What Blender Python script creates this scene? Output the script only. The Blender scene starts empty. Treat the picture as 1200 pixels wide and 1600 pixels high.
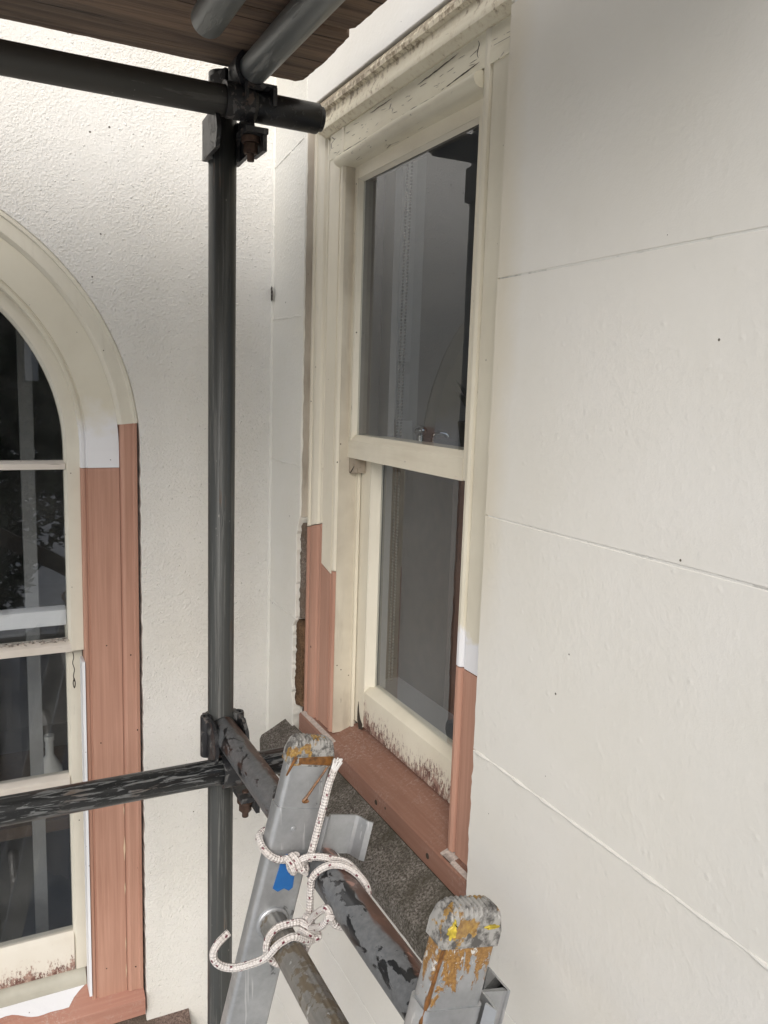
import bpy, bmesh, math, random
from mathutils import Vector, Matrix, noise as mnoise
random.seed(7)
S = bpy.context.scene
COL = S.collection
EYE = 4.6                      # eye level above the ground; points below are given relative to it
rad = math.radians

# ------------------------------------------------------------------ camera
pitch, yaw, roll = rad(8.383), rad(26.989), rad(1.887)
F = Vector((math.sin(yaw)*math.cos(pitch), math.cos(yaw)*math.cos(pitch), -math.sin(pitch)))
R0 = Vector((math.cos(yaw), -math.sin(yaw), 0)); U0 = R0.cross(F)
R = R0*math.cos(roll) + U0*math.sin(roll); U = -R0*math.sin(roll) + U0*math.cos(roll)
cam = bpy.data.cameras.new('camera'); co = bpy.data.objects.new('camera', cam); COL.objects.link(co)
m = Matrix((R, U, -F)).transposed().to_4x4(); m.translation = Vector((-.62, -1.807, EYE)); co.matrix_world = m
cam.sensor_fit = 'VERTICAL'; cam.sensor_height = 36; cam.lens = 28.54
cam.clip_start = .02; cam.clip_end = 500
S.camera = co
S.render.resolution_x, S.render.resolution_y = 768, 1024

# ------------------------------------------------------------------ light
w = bpy.data.worlds.new('World'); S.world = w; w.use_nodes = True
nt = w.node_tree; bg = nt.nodes['Background']
sky = nt.nodes.new('ShaderNodeTexSky'); sky.sky_type = 'NISHITA'; sky.sun_disc = False
sky.sun_elevation = rad(34); sky.sun_rotation = rad(208); sky.dust_density = 2.0; sky.air_density = 1.0
hsv = nt.nodes.new('ShaderNodeHueSaturation'); hsv.inputs['Saturation'].default_value = .85
nt.links.new(sky.outputs[0], hsv.inputs['Color']); nt.links.new(hsv.outputs[0], bg.inputs[0])
bg.inputs[1].default_value = .10
sl = bpy.data.lights.new('sun', 'SUN'); sl.energy = 1.5; sl.angle = rad(45); sl.color = (1, .99, .965)
so = bpy.data.objects.new('sun', sl); COL.objects.link(so)
sd = Vector((math.sin(rad(208))*math.cos(rad(34)), math.cos(rad(208))*math.cos(rad(34)), math.sin(rad(34))))
so.rotation_euler = sd.to_track_quat('Z', 'Y').to_euler(); so.location = (-6, -9, 14)
S.view_settings.view_transform = 'Standard'; S.view_settings.look = 'None'
S.view_settings.exposure = 0.78; S.view_settings.gamma = 1.0; S.view_settings.use_curve_mapping = False
S.render.engine = 'CYCLES'
S.cycles.max_bounces = 10; S.cycles.transparent_max_bounces = 12

# ------------------------------------------------------------------ materials
class NT:
    def __init__(s, name):
        s.m = bpy.data.materials.new(name); s.m.use_nodes = True; s.t = s.m.node_tree; s.t.nodes.clear()
        s.out = s.t.nodes.new('ShaderNodeOutputMaterial'); s._c = None
    def put(s, sock, v):
        if isinstance(v, bpy.types.NodeSocket): s.t.links.new(v, sock)
        else:
            if isinstance(v, (tuple, list)) and len(v) == 3 and sock.type == 'RGBA': v = (*v, 1)
            sock.default_value = v
    def n(s, typ, props=None, **inp):
        nd = s.t.nodes.new('ShaderNode' + typ)
        for k, v in (props or {}).items(): setattr(nd, k, v)
        for k, v in inp.items(): s.put(nd.inputs[k.replace('_', ' ')], v)
        return nd
    def co(s, sc=(1, 1, 1), kind='Object', rot=(0, 0, 0), loc=(0, 0, 0)):
        if s._c is None: s._c = s.n('TexCoord')
        return s.n('Mapping', Vector=s._c.outputs[kind], Scale=sc, Rotation=rot, Location=loc).outputs[0]
    def noise(s, v, sc, det=3., ro=.55, dis=0.):
        return s.n('TexNoise', Vector=v, Scale=sc, Detail=det, Roughness=ro, Distortion=dis).outputs[0]
    def vor(s, v, sc, feat='F1', rnd=1.):
        return s.n('TexVoronoi', {'feature': feat}, Vector=v, Scale=sc, Randomness=rnd).outputs['Distance']
    def ramp(s, f, stops):
        r = s.n('ValToRGB', Fac=f); e = r.color_ramp.elements
        while len(e) < len(stops): e.new(.5)
        for el, (p, c) in zip(e, stops):
            el.position = p; el.color = (c, c, c, 1) if isinstance(c, (int, float)) else (*c, 1)
        return r.outputs[0]
    def mix(s, f, a, b, mode='MIX'):
        x = s.t.nodes.new('ShaderNodeMix'); x.data_type = 'RGBA'; x.blend_type = mode
        s.put(x.inputs[0], f); s.put(x.inputs[6], a); s.put(x.inputs[7], b); return x.outputs[2]
    def math(s, op, a, b=0., c=0.):
        x = s.n('Math', {'operation': op}); s.put(x.inputs[0], a); s.put(x.inputs[1], b); s.put(x.inputs[2], c); return x.outputs[0]
    def xyz(s, v): return s.n('SeparateXYZ', Vector=v).outputs
    def bump(s, h, st=.5, d=.01, nrm=None):
        b = s.n('Bump', Height=h, Strength=st, Distance=d)
        if nrm is not None: s.t.links.new(nrm, b.inputs['Normal'])
        return b.outputs[0]
    def done(s, col, rough=.6, metal=0., nrm=None, spec=.5, **kw):
        p = s.n('BsdfPrincipled', Base_Color=col, Roughness=rough, Metallic=metal, **kw)
        p.inputs['Specular IOR Level'].default_value = spec
        if nrm is not None: s.t.links.new(nrm, p.inputs['Normal'])
        s.t.links.new(p.outputs[0], s.out.inputs[0]); return s.m

def render_paint(name, base, stain, sc, st, rough, specks=.035, lap=False):
    a = NT(name); c = a.co()
    big = a.noise(c, 2.3, 4, .6); mid = a.noise(c, 14, 3)
    col = a.mix(a.ramp(big, [(.35, 0), (.72, .75)]), base, stain)
    col = a.mix(a.math('MULTIPLY', a.ramp(mid, [(.5, 0), (.8, 1)]), .25), col, stain)
    if lap:      # cream brushed past the casing on to the wall
        x, y, z = a.xyz(c); wv = a.math('MULTIPLY', a.math('SUBTRACT', a.noise(c, 9., 3), .5), .05)
        k = a.math('MULTIPLY', a.ramp(a.n('MapRange', Value=a.math('ADD', y, wv), From_Min=1.055, From_Max=1.095).outputs[0], [(0, 0), (1, .8)]), a.math('LESS_THAN', y, 1.2))
        k = a.math('MULTIPLY', k, a.ramp(a.n('MapRange', Value=a.math('ADD', z, wv), From_Min=4.22, From_Max=4.40).outputs[0], [(0, 0), (1, 1)]))
        col = a.mix(k, col, (.70, .645, .53))
    sp = a.vor(c, 16.); sp2 = a.vor(a.co(loc=(3, 1, 2)), 9., rnd=1.)
    gate = a.ramp(a.noise(c, 5.), [(.44, 0), (.48, 1)])
    k = a.math('MULTIPLY', a.math('LESS_THAN', sp, specks), gate)
    k2 = a.math('LESS_THAN', sp2, specks*.45)
    col = a.mix(a.math('MAXIMUM', k, k2), col, (.12, .105, .085))
    f1 = a.noise(c, sc, 2.5, .5); f2 = a.noise(c, sc*.42, 2, .5); f3 = a.noise(c, 6., 2)
    bl = a.ramp(a.vor(c, sc*.45, 'SMOOTH_F1'), [(.0, 1), (.5, 0)])
    h = a.math('ADD', a.math('MULTIPLY', f1, .6), a.math('ADD', a.math('MULTIPLY', f2, .6), a.math('MULTIPLY', bl, .45)))
    fine = a.noise(c, sc*2.6, 2, .6)
    h = a.math('ADD', a.math('MULTIPLY', h, a.ramp(f3, [(.3, .35), (.7, 1)])), a.math('MULTIPLY', fine, .22))
    nib = a.ramp(a.vor(a.co(loc=(7, 7, 7)), sc*.16), [(.0, 1), (.16, 0)])
    h = a.math('ADD', h, a.math('MULTIPLY', nib, .8))
    return a.done(col, rough, nrm=a.bump(h, st, .006), spec=.4)

def timber_paint(name, base, dirt, rough=.42, amt=.5, crack=True, grain=(60, 60, 5), craze=0., mould=None):
    a = NT(name); c = a.co(); g = a.co(grain)
    n1 = a.noise(c, 7., 4, .6); n2 = a.noise(c, 55., 4, .65); n3 = a.noise(g, 1., 4, .6)
    col = a.mix(a.ramp(n1, [(.35, 0), (.75, amt*.5)]), base, dirt)
    col = a.mix(a.ramp(n3, [(.55, 0), (.8, amt*.45)]), col, dirt)
    sp = a.math('LESS_THAN', a.vor(c, 38.), .055)
    sp = a.math('MULTIPLY', sp, a.ramp(a.noise(c, 11.), [(.5, 0), (.53, 1)]))
    st = a.ramp(a.noise(a.co((grain[0]*1.5, grain[1]*1.5, grain[2]*1.6)), 2.2, 3, .6), [(.68, 0), (.72, 1)])
    st = a.math('MULTIPLY', st, a.ramp(n1, [(.52, 0), (.62, .8)]))
    col = a.mix(a.math('MAXIMUM', sp, a.math('MULTIPLY', st, .8 if crack else 0.)), col, (.09, .065, .045))
    if craze:
        e = a.n('TexVoronoi', {'feature': 'DISTANCE_TO_EDGE'}, Vector=a.co(tuple(q*.8 for q in grain)), Scale=1.).outputs['Distance']
        ln = a.math('MULTIPLY', a.math('LESS_THAN', e, .016), a.ramp(a.noise(a.co(loc=(3, 3, 1)), 16., 4, .7), [(.66-craze*.12, 0), (.70-craze*.12, 1)]))
        col = a.mix(a.math('MULTIPLY', ln, .85), col, (.12, .085, .06)); st = a.math('MAXIMUM', st, ln)
    if mould:
        z = a.xyz(c)[2]; t = a.n('MapRange', Value=z, From_Min=mould[0], From_Max=mould[1]).outputs[0]
        mn = a.noise(c, 85., 4, .7); mb_ = a.noise(c, 9., 3)
        f = a.math('ADD', a.math('MULTIPLY', t, .34), a.math('ADD', mn, a.math('MULTIPLY', a.math('SUBTRACT', mb_, .5), .55)))
        col = a.mix(a.ramp(f, [(.62, 0), (.75, .85)]), col, (.105, .08, .055))
        col = a.mix(a.ramp(f, [(.50, 0), (.64, .28)]), col, (.46, .34, .20))
    h = a.math('ADD', a.math('MULTIPLY', n2, .35), a.math('ADD', n3, a.math('MULTIPLY', st, -1.2)))
    return a.done(col, rough, nrm=a.bump(h, .35, .0025), spec=.45)

def bare_wood(name, c1, c2, c3, grain=(70, 70, 2.2), dust=0.):
    a = NT(name); g = a.co(grain); c = a.co()
    n1 = a.noise(g, 1., 5, .65, .6); n2 = a.noise(a.co((grain[0]*3.5, grain[1]*3.5, grain[2]*2)), 1., 3, .7); n3 = a.noise(c, 4.)
    col = a.mix(a.ramp(n1, [(.3, 0), (.7, 1)]), c1, c2)
    col = a.mix(a.math('MULTIPLY', a.ramp(n2, [(.45, 0), (.75, 1)]), .45), col, c3)
    col = a.mix(a.ramp(n3, [(.4, 0), (.8, .3)]), col, c3)
    k = a.math('LESS_THAN', a.vor(c, 13.), .035)
    col = a.mix(k, col, (.05, .03, .02))
    if dust:
        d = a.math('MULTIPLY', a.ramp(a.noise(c, 160., 3, .8), [(.5, 0), (.72, 1)]), a.ramp(a.noise(c, 9., 3), [(.4, 0), (.65, dust)]))
        col = a.mix(d, col, (.52, .45, .40))
    return a.done(col, .62, nrm=a.bump(a.math('ADD', n1, a.math('MULTIPLY', n2, .6)), .3, .0015), spec=.3)

def flaked_steel(name, top, under, rust, amt=.5, grain=(22, 22, 22), rough=.38, rustamt=.25, metal=0.):
    a = NT(name); c = a.co(); g = a.co(grain)
    n = a.noise(g, 1., 5, .62, .8); n2 = a.noise(a.co(loc=(5, 2, 1)), 16., 4, .6); n3 = a.noise(c, 120., 3, .7)
    mk = a.ramp(n, [(amt-.015, 0), (amt+.015, 1)])
    und = a.mix(a.ramp(n2, [(.62-rustamt*.4, 0), (.75-rustamt*.3, 1)]), under, rust)
    und = a.mix(a.math('MULTIPLY', n3, .5), und, tuple(x*.6 for x in under))
    col = a.mix(mk, und, top)
    sc = a.ramp(a.noise(a.co((grain[0]*6, grain[1]*6, grain[2]*6)), 1., 3, .7), [(.66, 0), (.7, 1)])
    col = a.mix(a.math('MULTIPLY', sc, .5), col, tuple(min(1, x*1.7) for x in under))
    spl = a.math('MULTIPLY', a.math('LESS_THAN', a.vor(a.co((1.6, 1.6, .8)), 60.), a.math('MULTIPLY', n3, .22)), a.ramp(a.noise(c, 9.), [(.55, 0), (.60, .35)]))
    col = a.mix(spl, col, (.36, .345, .31))
    h = a.math('ADD', mk, a.math('MULTIPLY', n3, .25))
    ro = a.mix(mk, (rough+.25,)*3, (rough,)*3)
    return a.done(col, ro, metal, a.bump(h, .45, .0016))

def stone(name, base, dark, light, moss):
    a = NT(name); c = a.co()
    n1 = a.noise(c, 9., 5, .7); n2 = a.noise(c, 260., 3, .8); n3 = a.noise(c, 70., 4, .7)
    col = a.mix(a.ramp(n2, [(.4, 0), (.62, 1)]), dark, base)
    col = a.mix(a.math('MULTIPLY', a.ramp(n2, [(.6, 0), (.7, 1)]), .6), col, light)
    col = a.mix(a.ramp(n1, [(.45, 0), (.62, .85)]), col, moss)
    h = a.math('ADD', n2, a.math('MULTIPLY', n3, 1.2))
    return a.done(col, .95, nrm=a.bump(h, .8, .004), spec=.15)

def aluminium(name, base=(.50, .51, .52), stain=(.22, .10, .03), amt=.0):
    a = NT(name); c = a.co()
    g = a.noise(a.co((8, 30, 90), rot=(0, rad(-13), 0)), 1., 4, .7); n2 = a.noise(c, 30., 5, .65); n3 = a.noise(a.co((140, 140, 9), rot=(0, rad(20), 0)), 1., 2, .6)
    col = a.mix(a.ramp(n2, [(.35, 0), (.75, .7)]), base, tuple(x*.55 for x in base))
    scr = a.ramp(n3, [(.67, 0), (.70, 1)])
    col = a.mix(a.math('MULTIPLY', scr, .55), col, (.75, .75, .75))
    blk = a.math('MULTIPLY', a.ramp(n2, [(.66, 0), (.68, 1)]), .6)
    col = a.mix(blk, col, (.1, .1, .1))
    met = .75
    if amt:
        z = a.noise(a.co((30, 30, 12), loc=(1, 4, 2)), 1., 4, .7)
        k = a.ramp(z, [(.60-amt*.12, 0), (.64-amt*.12, 1)])
        col = a.mix(k, col, a.mix(n2, stain, tuple(min(1, x*1.35) for x in stain)))
        met = a.math('SUBTRACT', .75, a.math('MULTIPLY', k, .75))
    return a.done(col, a.ramp(n2, [(.3, .36), (.7, .55)]), met, a.bump(a.math('ADD', g, scr), .12, .001))

def joint_mat():
    a = NT('painted_joint'); c = a.co()
    k = a.ramp(a.noise(a.co((1, 9, 2)), 1., 4, .7), [(.52, 0), (.62, 1)])
    col = a.mix(a.math('MULTIPLY', k, .75), (.70, .69, .65), (.16, .15, .13))
    return a.done(col, .7)
def plain(name, col, rough=.6, metal=0., var=.25, sc=30.):
    a = NT(name); n = a.noise(a.co(), sc, 4, .6)
    return a.done(a.mix(a.ramp(n, [(.3, 0), (.7, 1)]), tuple(x*(1-var) for x in col), tuple(min(1, x*(1+var*.4)) for x in col)), rough, metal, a.bump(n, .15, .002))

def glass(name):
    a = NT(name)
    n = a.bump(a.noise(a.co((1, 1, 1)), 5., 2), .012, .02)
    geo = a.n('NewGeometry')
    fr = a.math('MULTIPLY', a.n('Fresnel', IOR=1.95, Normal=n).outputs[0], a.math('SUBTRACT', 1., geo.outputs['Backfacing']))   # a thin pane: the inner face does not totally reflect
    tr = a.n('BsdfTransparent', Color=(.93, .94, .94)).outputs[0]
    gl = a.n('BsdfGlossy', Color=(.95, .97, 1), Roughness=.0, Normal=n).outputs[0]
    mx = a.n('MixShader'); a.put(mx.inputs[0], fr); a.put(mx.inputs[1], tr); a.put(mx.inputs[2], gl)
    df = a.n('BsdfDiffuse', Color=(.5, .5, .48)).outputs[0]
    dust = a.math('MULTIPLY', a.ramp(a.noise(a.co(), 7., 5, .7), [(.4, 0), (.9, 1)]), .05)
    m2 = a.n('MixShader'); a.put(m2.inputs[0], dust); a.put(m2.inputs[1], mx.outputs[0]); a.put(m2.inputs[2], df)
    a.t.links.new(m2.outputs[0], a.out.inputs[0]); return a.m

MAT = {}
MAT['wallA'] = render_paint('roughcast_white_paint', (.79, .77, .73), (.715, .685, .615), 430, .6, .5)
MAT['wallB'] = render_paint('smooth_white_paint', (.78, .76, .715), (.72, .695, .625), 210, .12, .42, .024, True)
MAT['wallC'] = render_paint('corner_strip_paint', (.78, .76, .70), (.71, .68, .59), 300, .35, .5, .03)
MAT['cream'] = timber_paint('cream_timber_paint', (.80, .745, .615), (.58, .50, .38))
MAT['creamH'] = timber_paint('cream_timber_paint_level', (.80, .745, .615), (.48, .41, .30), grain=(60, 5, 60), amt=.7)
MAT['frieze'] = timber_paint('crazed_cream_paint', (.78, .735, .59), (.48, .41, .30), grain=(60, 9, 60), amt=.7, craze=1.)
MAT['crown'] = timber_paint('mouldy_cream_paint', (.77, .715, .56), (.52, .44, .32), grain=(60, 5, 60), amt=.8, mould=(1.262, 1.300))
MAT['grime'] = timber_paint('grimy_filler', (.50, .44, .36), (.20, .165, .125), .8, 1.2, grain=(90, 90, 14))
MAT['creamA'] = timber_paint('aged_pale_paint', (.72, .68, .575), (.47, .42, .34), amt=.6)
MAT['white'] = timber_paint('fresh_white_primer', (.80, .80, .82), (.72, .72, .74), amt=.3, crack=False)
MAT['wood'] = bare_wood('sanded_cedar', (.49, .275, .20), (.37, .192, .135), (.57, .34, .255))
MAT['woodH'] = bare_wood('sanded_cedar_sill', (.295, .155, .112), (.23, .115, .08), (.34, .195, .145), (60, 2.2, 60), .55)
MAT['woodHX'] = bare_wood('sanded_cedar_sill_cross', (.42, .205, .15), (.34, .16, .115), (.48, .27, .205), (2.2, 60, 60), .9)
def plank_mat():
    a = NT('weathered_scaffold_plank'); c = a.co(); g = a.co((2.2, 34, 34))
    n1 = a.noise(g, 1., 6, .68, 1.2); n2 = a.noise(a.co((5, 120, 120)), 1., 3, .7); n3 = a.noise(c, 5., 3)
    col = a.mix(a.ramp(n1, [(.32, 0), (.62, 1)]), (.065, .042, .03), (.25, .165, .11))
    col = a.mix(a.ramp(n3, [(.4, 0), (.7, .5)]), col, (.17, .13, .10))
    ck_ = a.ramp(a.noise(a.co((2.6, 60, 60), loc=(2, 5, 1)), 1., 4, .6, .8), [(.30, 1), (.345, 0)])
    col = a.mix(ck_, col, (.02, .014, .01))
    return a.done(col, .85, nrm=a.bump(a.math('ADD', a.math('ADD', n1, a.math('MULTIPLY', n2, .4)), a.math('MULTIPLY', ck_, -1.5)), .9, .006))
MAT['board'] = plank_mat()
MAT['pole'] = flaked_steel('weathered_grey_steel', (.062, .064, .061), (.135, .135, .128), (.20, .11, .06), .43, (150, 150, 2.6), .38, .06, .2)
MAT['ledger'] = flaked_steel('dark_steel', (.075, .072, .066), (.13, .125, .115), (.12, .07, .045), .40, (2.5, 50, 50), .5, .05, .1)
MAT['galv'] = flaked_steel('galvanised_steel', (.23, .24, .235), (.33, .335, .32), (.2, .15, .1), .42, (30, 3, 30), .42, .02, .5)
MAT['black'] = flaked_steel('scraped_black_enamel', (.014, .015, .016), (.17, .175, .175), (.13, .09, .065), .45, (20, 190, 190), .28, .05)
MAT['blackend'] = flaked_steel('black_enamel', (.014, .014, .015), (.07, .07, .068), (.08, .06, .05), .42, (60, 60, 60), .36, .1)
def putlog_mat():
    a = NT('flaking_black_grey_rust'); c = a.co(); x, y, z = a.xyz(c)
    n = a.noise(a.co((34, 20, 34)), 1., 5, .6, .6); n2 = a.noise(a.co((30, 9, 30), loc=(4, 4, 4)), 1., 4, .65); n3 = a.noise(c, 130., 3, .7)
    mk = a.ramp(n, [(.535, 0), (.555, 1)])
    q = a.math('ADD', a.math('MULTIPLY', x, 30.), a.math('ADD', a.math('MULTIPLY', a.math('SUBTRACT', z, .025), 9.), a.math('MULTIPLY', a.math('SUBTRACT', n2, .5), 1.1)))
    ru = a.ramp(q, [(.16, 0), (.30, 1)])
    grey = a.mix(a.ramp(n3, [(.3, 0), (.7, 1)]), (.105, .11, .115), (.17, .175, .18))
    col = a.mix(mk, grey, (.010, .011, .013))
    rust = a.mix(a.ramp(n2, [(.35, 0), (.65, 1)]), (.055, .032, .026), (.13, .068, .05))
    rust = a.mix(a.ramp(n, [(.60, 0), (.63, 1)]), rust, (.32, .16, .12))
    col = a.mix(ru, col, rust)
    return a.done(col, a.ramp(n, [(.5, .5), (.56, .28)]), 0, a.bump(a.math('ADD', mk, a.math('MULTIPLY', n3, .2)), .4, .0014))
MAT['putlog'] = putlog_mat()
MAT['coupler'] = flaked_steel('chipped_black_casting', (.018, .018, .02), (.11, .11, .108), (.12, .08, .06), .44, (55, 55, 40), .38, .3)
MAT['bolt'] = plain('rusty_bolt', (.085, .05, .035), .6, .4, .5, 90)
MAT['stoneB'] = stone('mossy_stone', (.32, .29, .26), (.085, .075, .062), (.48, .45, .41), (.075, .068, .05))
MAT['stoneA'] = stone('brown_stone', (.26, .19, .16), (.10, .07, .06), (.38, .30, .26), (.10, .08, .06))
MAT['brick'] = stone('exposed_brown_brick', (.20, .12, .07), (.10, .06, .035), (.26, .17, .10), (.05, .035, .025))
MAT['mortar'] = stone('old_mortar', (.30, .25, .21), (.12, .095, .075), (.42, .37, .33), (.16, .12, .09))
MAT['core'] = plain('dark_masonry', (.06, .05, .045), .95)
MAT['alu'] = aluminium('ladder_aluminium')
MAT['aluS'] = aluminium('stained_ladder_aluminium', amt=.1)
def stained_top():
    a = NT('ladder_top_with_old_glue'); c = a.co(); x, y, z = a.xyz(c)
    n2 = a.noise(c, 30., 5, .65); n3 = a.noise(a.co((140, 140, 9), rot=(0, rad(20), 0)), 1., 2, .6)
    col = a.mix(a.ramp(n2, [(.35, 0), (.75, .7)]), (.50, .51, .52), (.28, .285, .29))
    scr = a.ramp(n3, [(.66, 0), (.70, 1)]); col = a.mix(a.math('MULTIPLY', scr, .5), col, (.75, .75, .75))
    t = a.n('MapRange', Value=z, From_Min=3.985, From_Max=4.075).outputs[0]
    m1 = a.noise(a.co((70, 70, 45), loc=(2, 1, 3)), 1., 6, .68, .5); m2 = a.noise(a.co((110, 110, 90), loc=(8, 1, 3)), 1., 5, .7); m3 = a.noise(c, 320., 3, .7)
    f = a.math('ADD', m1, a.math('MULTIPLY', t, .30)); f2 = a.math('ADD', m2, a.math('MULTIPLY', t, .22))
    amber = a.mix(a.ramp(m3, [(.35, 0), (.65, 1)]), (.17, .08, .022), (.36, .20, .06))
    pale = a.mix(a.ramp(m2, [(.4, 0), (.6, 1)]), (.30, .26, .20), (.58, .56, .52))
    k1 = a.ramp(f, [(.66, 0), (.70, 1)]); k2 = a.ramp(f2, [(.74, 0), (.76, 1)])
    gate = a.ramp(t, [(.0, 0), (.12, 1)])
    k1 = a.math('MULTIPLY', k1, gate); k2 = a.math('MULTIPLY', k2, gate)
    col = a.mix(k1, col, amber); col = a.mix(k2, col, pale)
    k = a.math('MAXIMUM', k1, k2)
    return a.done(col, a.ramp(n2, [(.3, .36), (.7, .55)]), a.math('MULTIPLY', a.math('SUBTRACT', 1., k), .75), a.bump(a.math('ADD', a.math('MULTIPLY', k1, .8), a.math('ADD', k2, a.math('MULTIPLY', m3, .25))), .5, .0015))
MAT['aluS'] = stained_top()
MAT['rung'] = aluminium('worn_rung_aluminium', (.33, .32, .30), (.10, .08, .055), .75)
MAT['glass'] = glass('window_glass')
MAT['tape'] = plain('blue_tape', (.015, .12, .36), .5, 0, .12, 60)
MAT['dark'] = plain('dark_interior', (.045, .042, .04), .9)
MAT['roomwall'] = plain('room_paint', (.27, .265, .26), .8, 0, .06, 4)
MAT['roomfloor'] = plain('room_floor', (.12, .08, .055), .5)
MAT['chrome'] = plain('chrome', (.6, .6, .6), .15, 1., .05)
MAT['beads'] = plain('steel_beads', (.16, .16, .155), .35, .6, .1)
MAT['porcelain'] = plain('porcelain', (.72, .72, .70), .2, 0, .04)
MAT['leafdark'] = plain('houseplant_leaf', (.035, .05, .025), .5)
MAT['crack'] = plain('crack_dirt', (.05, .038, .028), .95)
MAT['rubber'] = plain('dark_rubber', (.06, .06, .06), .7)

def cap_mat():
    a = NT('worn_ribbed_end_cap'); c = a.co()
    n = a.noise(c, 60., 4, .7); n2 = a.noise(a.co(loc=(2, 7, 3)), 38., 4, .6)
    col = a.mix(a.ramp(n, [(.42, 0), (.55, 1)]), (.085, .08, .075), (.33, .32, .30))
    col = a.mix(a.ramp(n2, [(.535, 0), (.565, .92)]), col, a.mix(a.ramp(a.noise(c, 150., 3), [(.35, 0), (.65, 1)]), (.19, .095, .028), (.40, .245, .06)))
    col = a.mix(a.ramp(n2, [(.66, 0), (.68, 1)]), col, (.62, .60, .55))
    return a.done(col, a.ramp(n2, [(.53, .55), (.57, .22)]), nrm=a.bump(n, .3, .001))
MAT['cap'] = cap_mat()
MAT['glue'] = plain('dried_amber_adhesive', (.20, .085, .022), .3, 0, .65, 150)
MAT['yellow'] = plain('yellow_paint_dab', (.62, .47, .05), .45, 0, .6, 140)
def residue_mat():
    a = NT('flaky_tape_residue'); c = a.co(); n = a.noise(c, 120., 5, .7); n2 = a.noise(c, 70., 4)
    col = a.mix(a.ramp(n, [(.42, 0), (.5, 1)]), (.24, .125, .05), (.46, .42, .36)); col = a.mix(a.ramp(n2, [(.55, 0), (.6, 1)]), col, (.09, .06, .04))
    return a.done(col, .6, nrm=a.bump(n, .6, .002))
MAT['residue'] = residue_mat()

def rope_mat():
    a = NT('flecked_white_rope')
    if a._c is None: a._c = a.n('TexCoord')
    uv = a._c.outputs['UV']
    # braid: u = metres along the rope, v = turns round it
    tw = a.n('Mapping', Vector=uv, Scale=(1, 1, 1)).outputs[0]; x, y, z = a.xyz(tw)
    b1 = a.math('SINE', a.math('MULTIPLY', a.math('ADD', a.math('MULTIPLY', x, 120.), a.math('MULTIPLY', y, 4.)), 6.283))
    b2 = a.math('SINE', a.math('MULTIPLY', a.math('SUBTRACT', a.math('MULTIPLY', x, 120.), a.math('MULTIPLY', y, 4.)), 6.283))
    h = a.math('MULTIPLY', b1, b2)
    # two coloured yarns spiralling in opposite directions show as flecks where they surface
    fu = a.math('FRACT', a.math('ADD', a.math('MULTIPLY', x, 52.), a.math('MULTIPLY', a.math('FLOOR', a.math('MULTIPLY', y, 3.)), .37)))
    fv = a.math('FRACT', a.math('ADD', a.math('MULTIPLY', y, 3.), a.math('MULTIPLY', x, 22.)))
    k = a.math('MULTIPLY', a.math('LESS_THAN', a.math('ABSOLUTE', a.math('SUBTRACT', fu, .5)), .09), a.math('LESS_THAN', a.math('ABSOLUTE', a.math('SUBTRACT', fv, .5)), .13))
    n = a.noise(a.co(), 45., 3)
    base = a.mix(a.ramp(n, [(.35, 0), (.75, 1)]), (.76, .72, .69), (.60, .54, .50))
    col = a.mix(k, base, (.16, .03, .05))
    col = a.mix(a.ramp(h, [(0, .22), (.35, 0)]), col, (.46, .42, .39))  # grooves of the braid darkened, their shading put into the colour
    return a.done(col, .85, nrm=a.bump(a.math('ADD', h, a.math('MULTIPLY', a.noise(a.co(), 900., 2), .6)), .9, .0012), spec=.15)
MAT['rope'] = rope_mat()

def primer_fade(name, zhi, zlo):
    a = NT(name); c = a.co(); x, y, z = a.xyz(c)
    t = a.n('MapRange', Value=a.math('ADD', z, a.math('MULTIPLY', a.math('SUBTRACT', a.noise(c, 22., 4, .6), .5), .11)), From_Min=zhi, From_Max=zlo).outputs[0]
    n1 = a.noise(c, 7., 4); sp = a.math('LESS_THAN', a.vor(c, 38.), .05)
    col = a.mix(a.ramp(n1, [(.4, 0), (.75, .35)]), (.72, .675, .555), (.50, .44, .34))
    col = a.mix(a.ramp(t, [(.25, 0), (.75, .95)]), col, (.80, .80, .825))
    col = a.mix(a.math('MULTIPLY', sp, .7), col, (.10, .07, .05))
    return a.done(col, .42, nrm=a.bump(a.noise(c, 60., 3), .12, .002))
def flaking_rail(name, zlo, zhi, base=(.79, .735, .60)):
    # paint blistered off in a band along the foot of the rail (world height zlo..zhi relative to the object)
    a = NT(name); c = a.co(); x, y, z = a.xyz(c)
    t = a.n('MapRange', Value=z, From_Min=zhi, From_Max=zlo).outputs[0]
    n = a.noise(a.co((170, 170, 75), rot=(rad(18), 0, 0)), 1., 6, .78); n1 = a.noise(c, 8., 3)
    f = a.math('ADD', a.math('ADD', a.math('MULTIPLY', t, .26), n), a.math('MULTIPLY', a.math('SUBTRACT', n1, .5), .5))
    k = a.ramp(f, [(.70, 0), (.73, 1)]); k2 = a.ramp(f, [(.62, 0), (.72, .55)])
    col = a.mix(a.ramp(n1, [(.4, 0), (.75, .4)]), base, (.50, .43, .32))
    col = a.mix(k2, col, (.62, .50, .43))
    col = a.mix(k, col, a.mix(a.ramp(a.noise(c, 75., 3), [(.4, 0), (.6, 1)]), (.15, .07, .055), (.38, .25, .20)))
    return a.done(col, .5, nrm=a.bump(a.math('SUBTRACT', a.math('MULTIPLY', a.noise(c, 60.), .3), k), .5, .0025))

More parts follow.
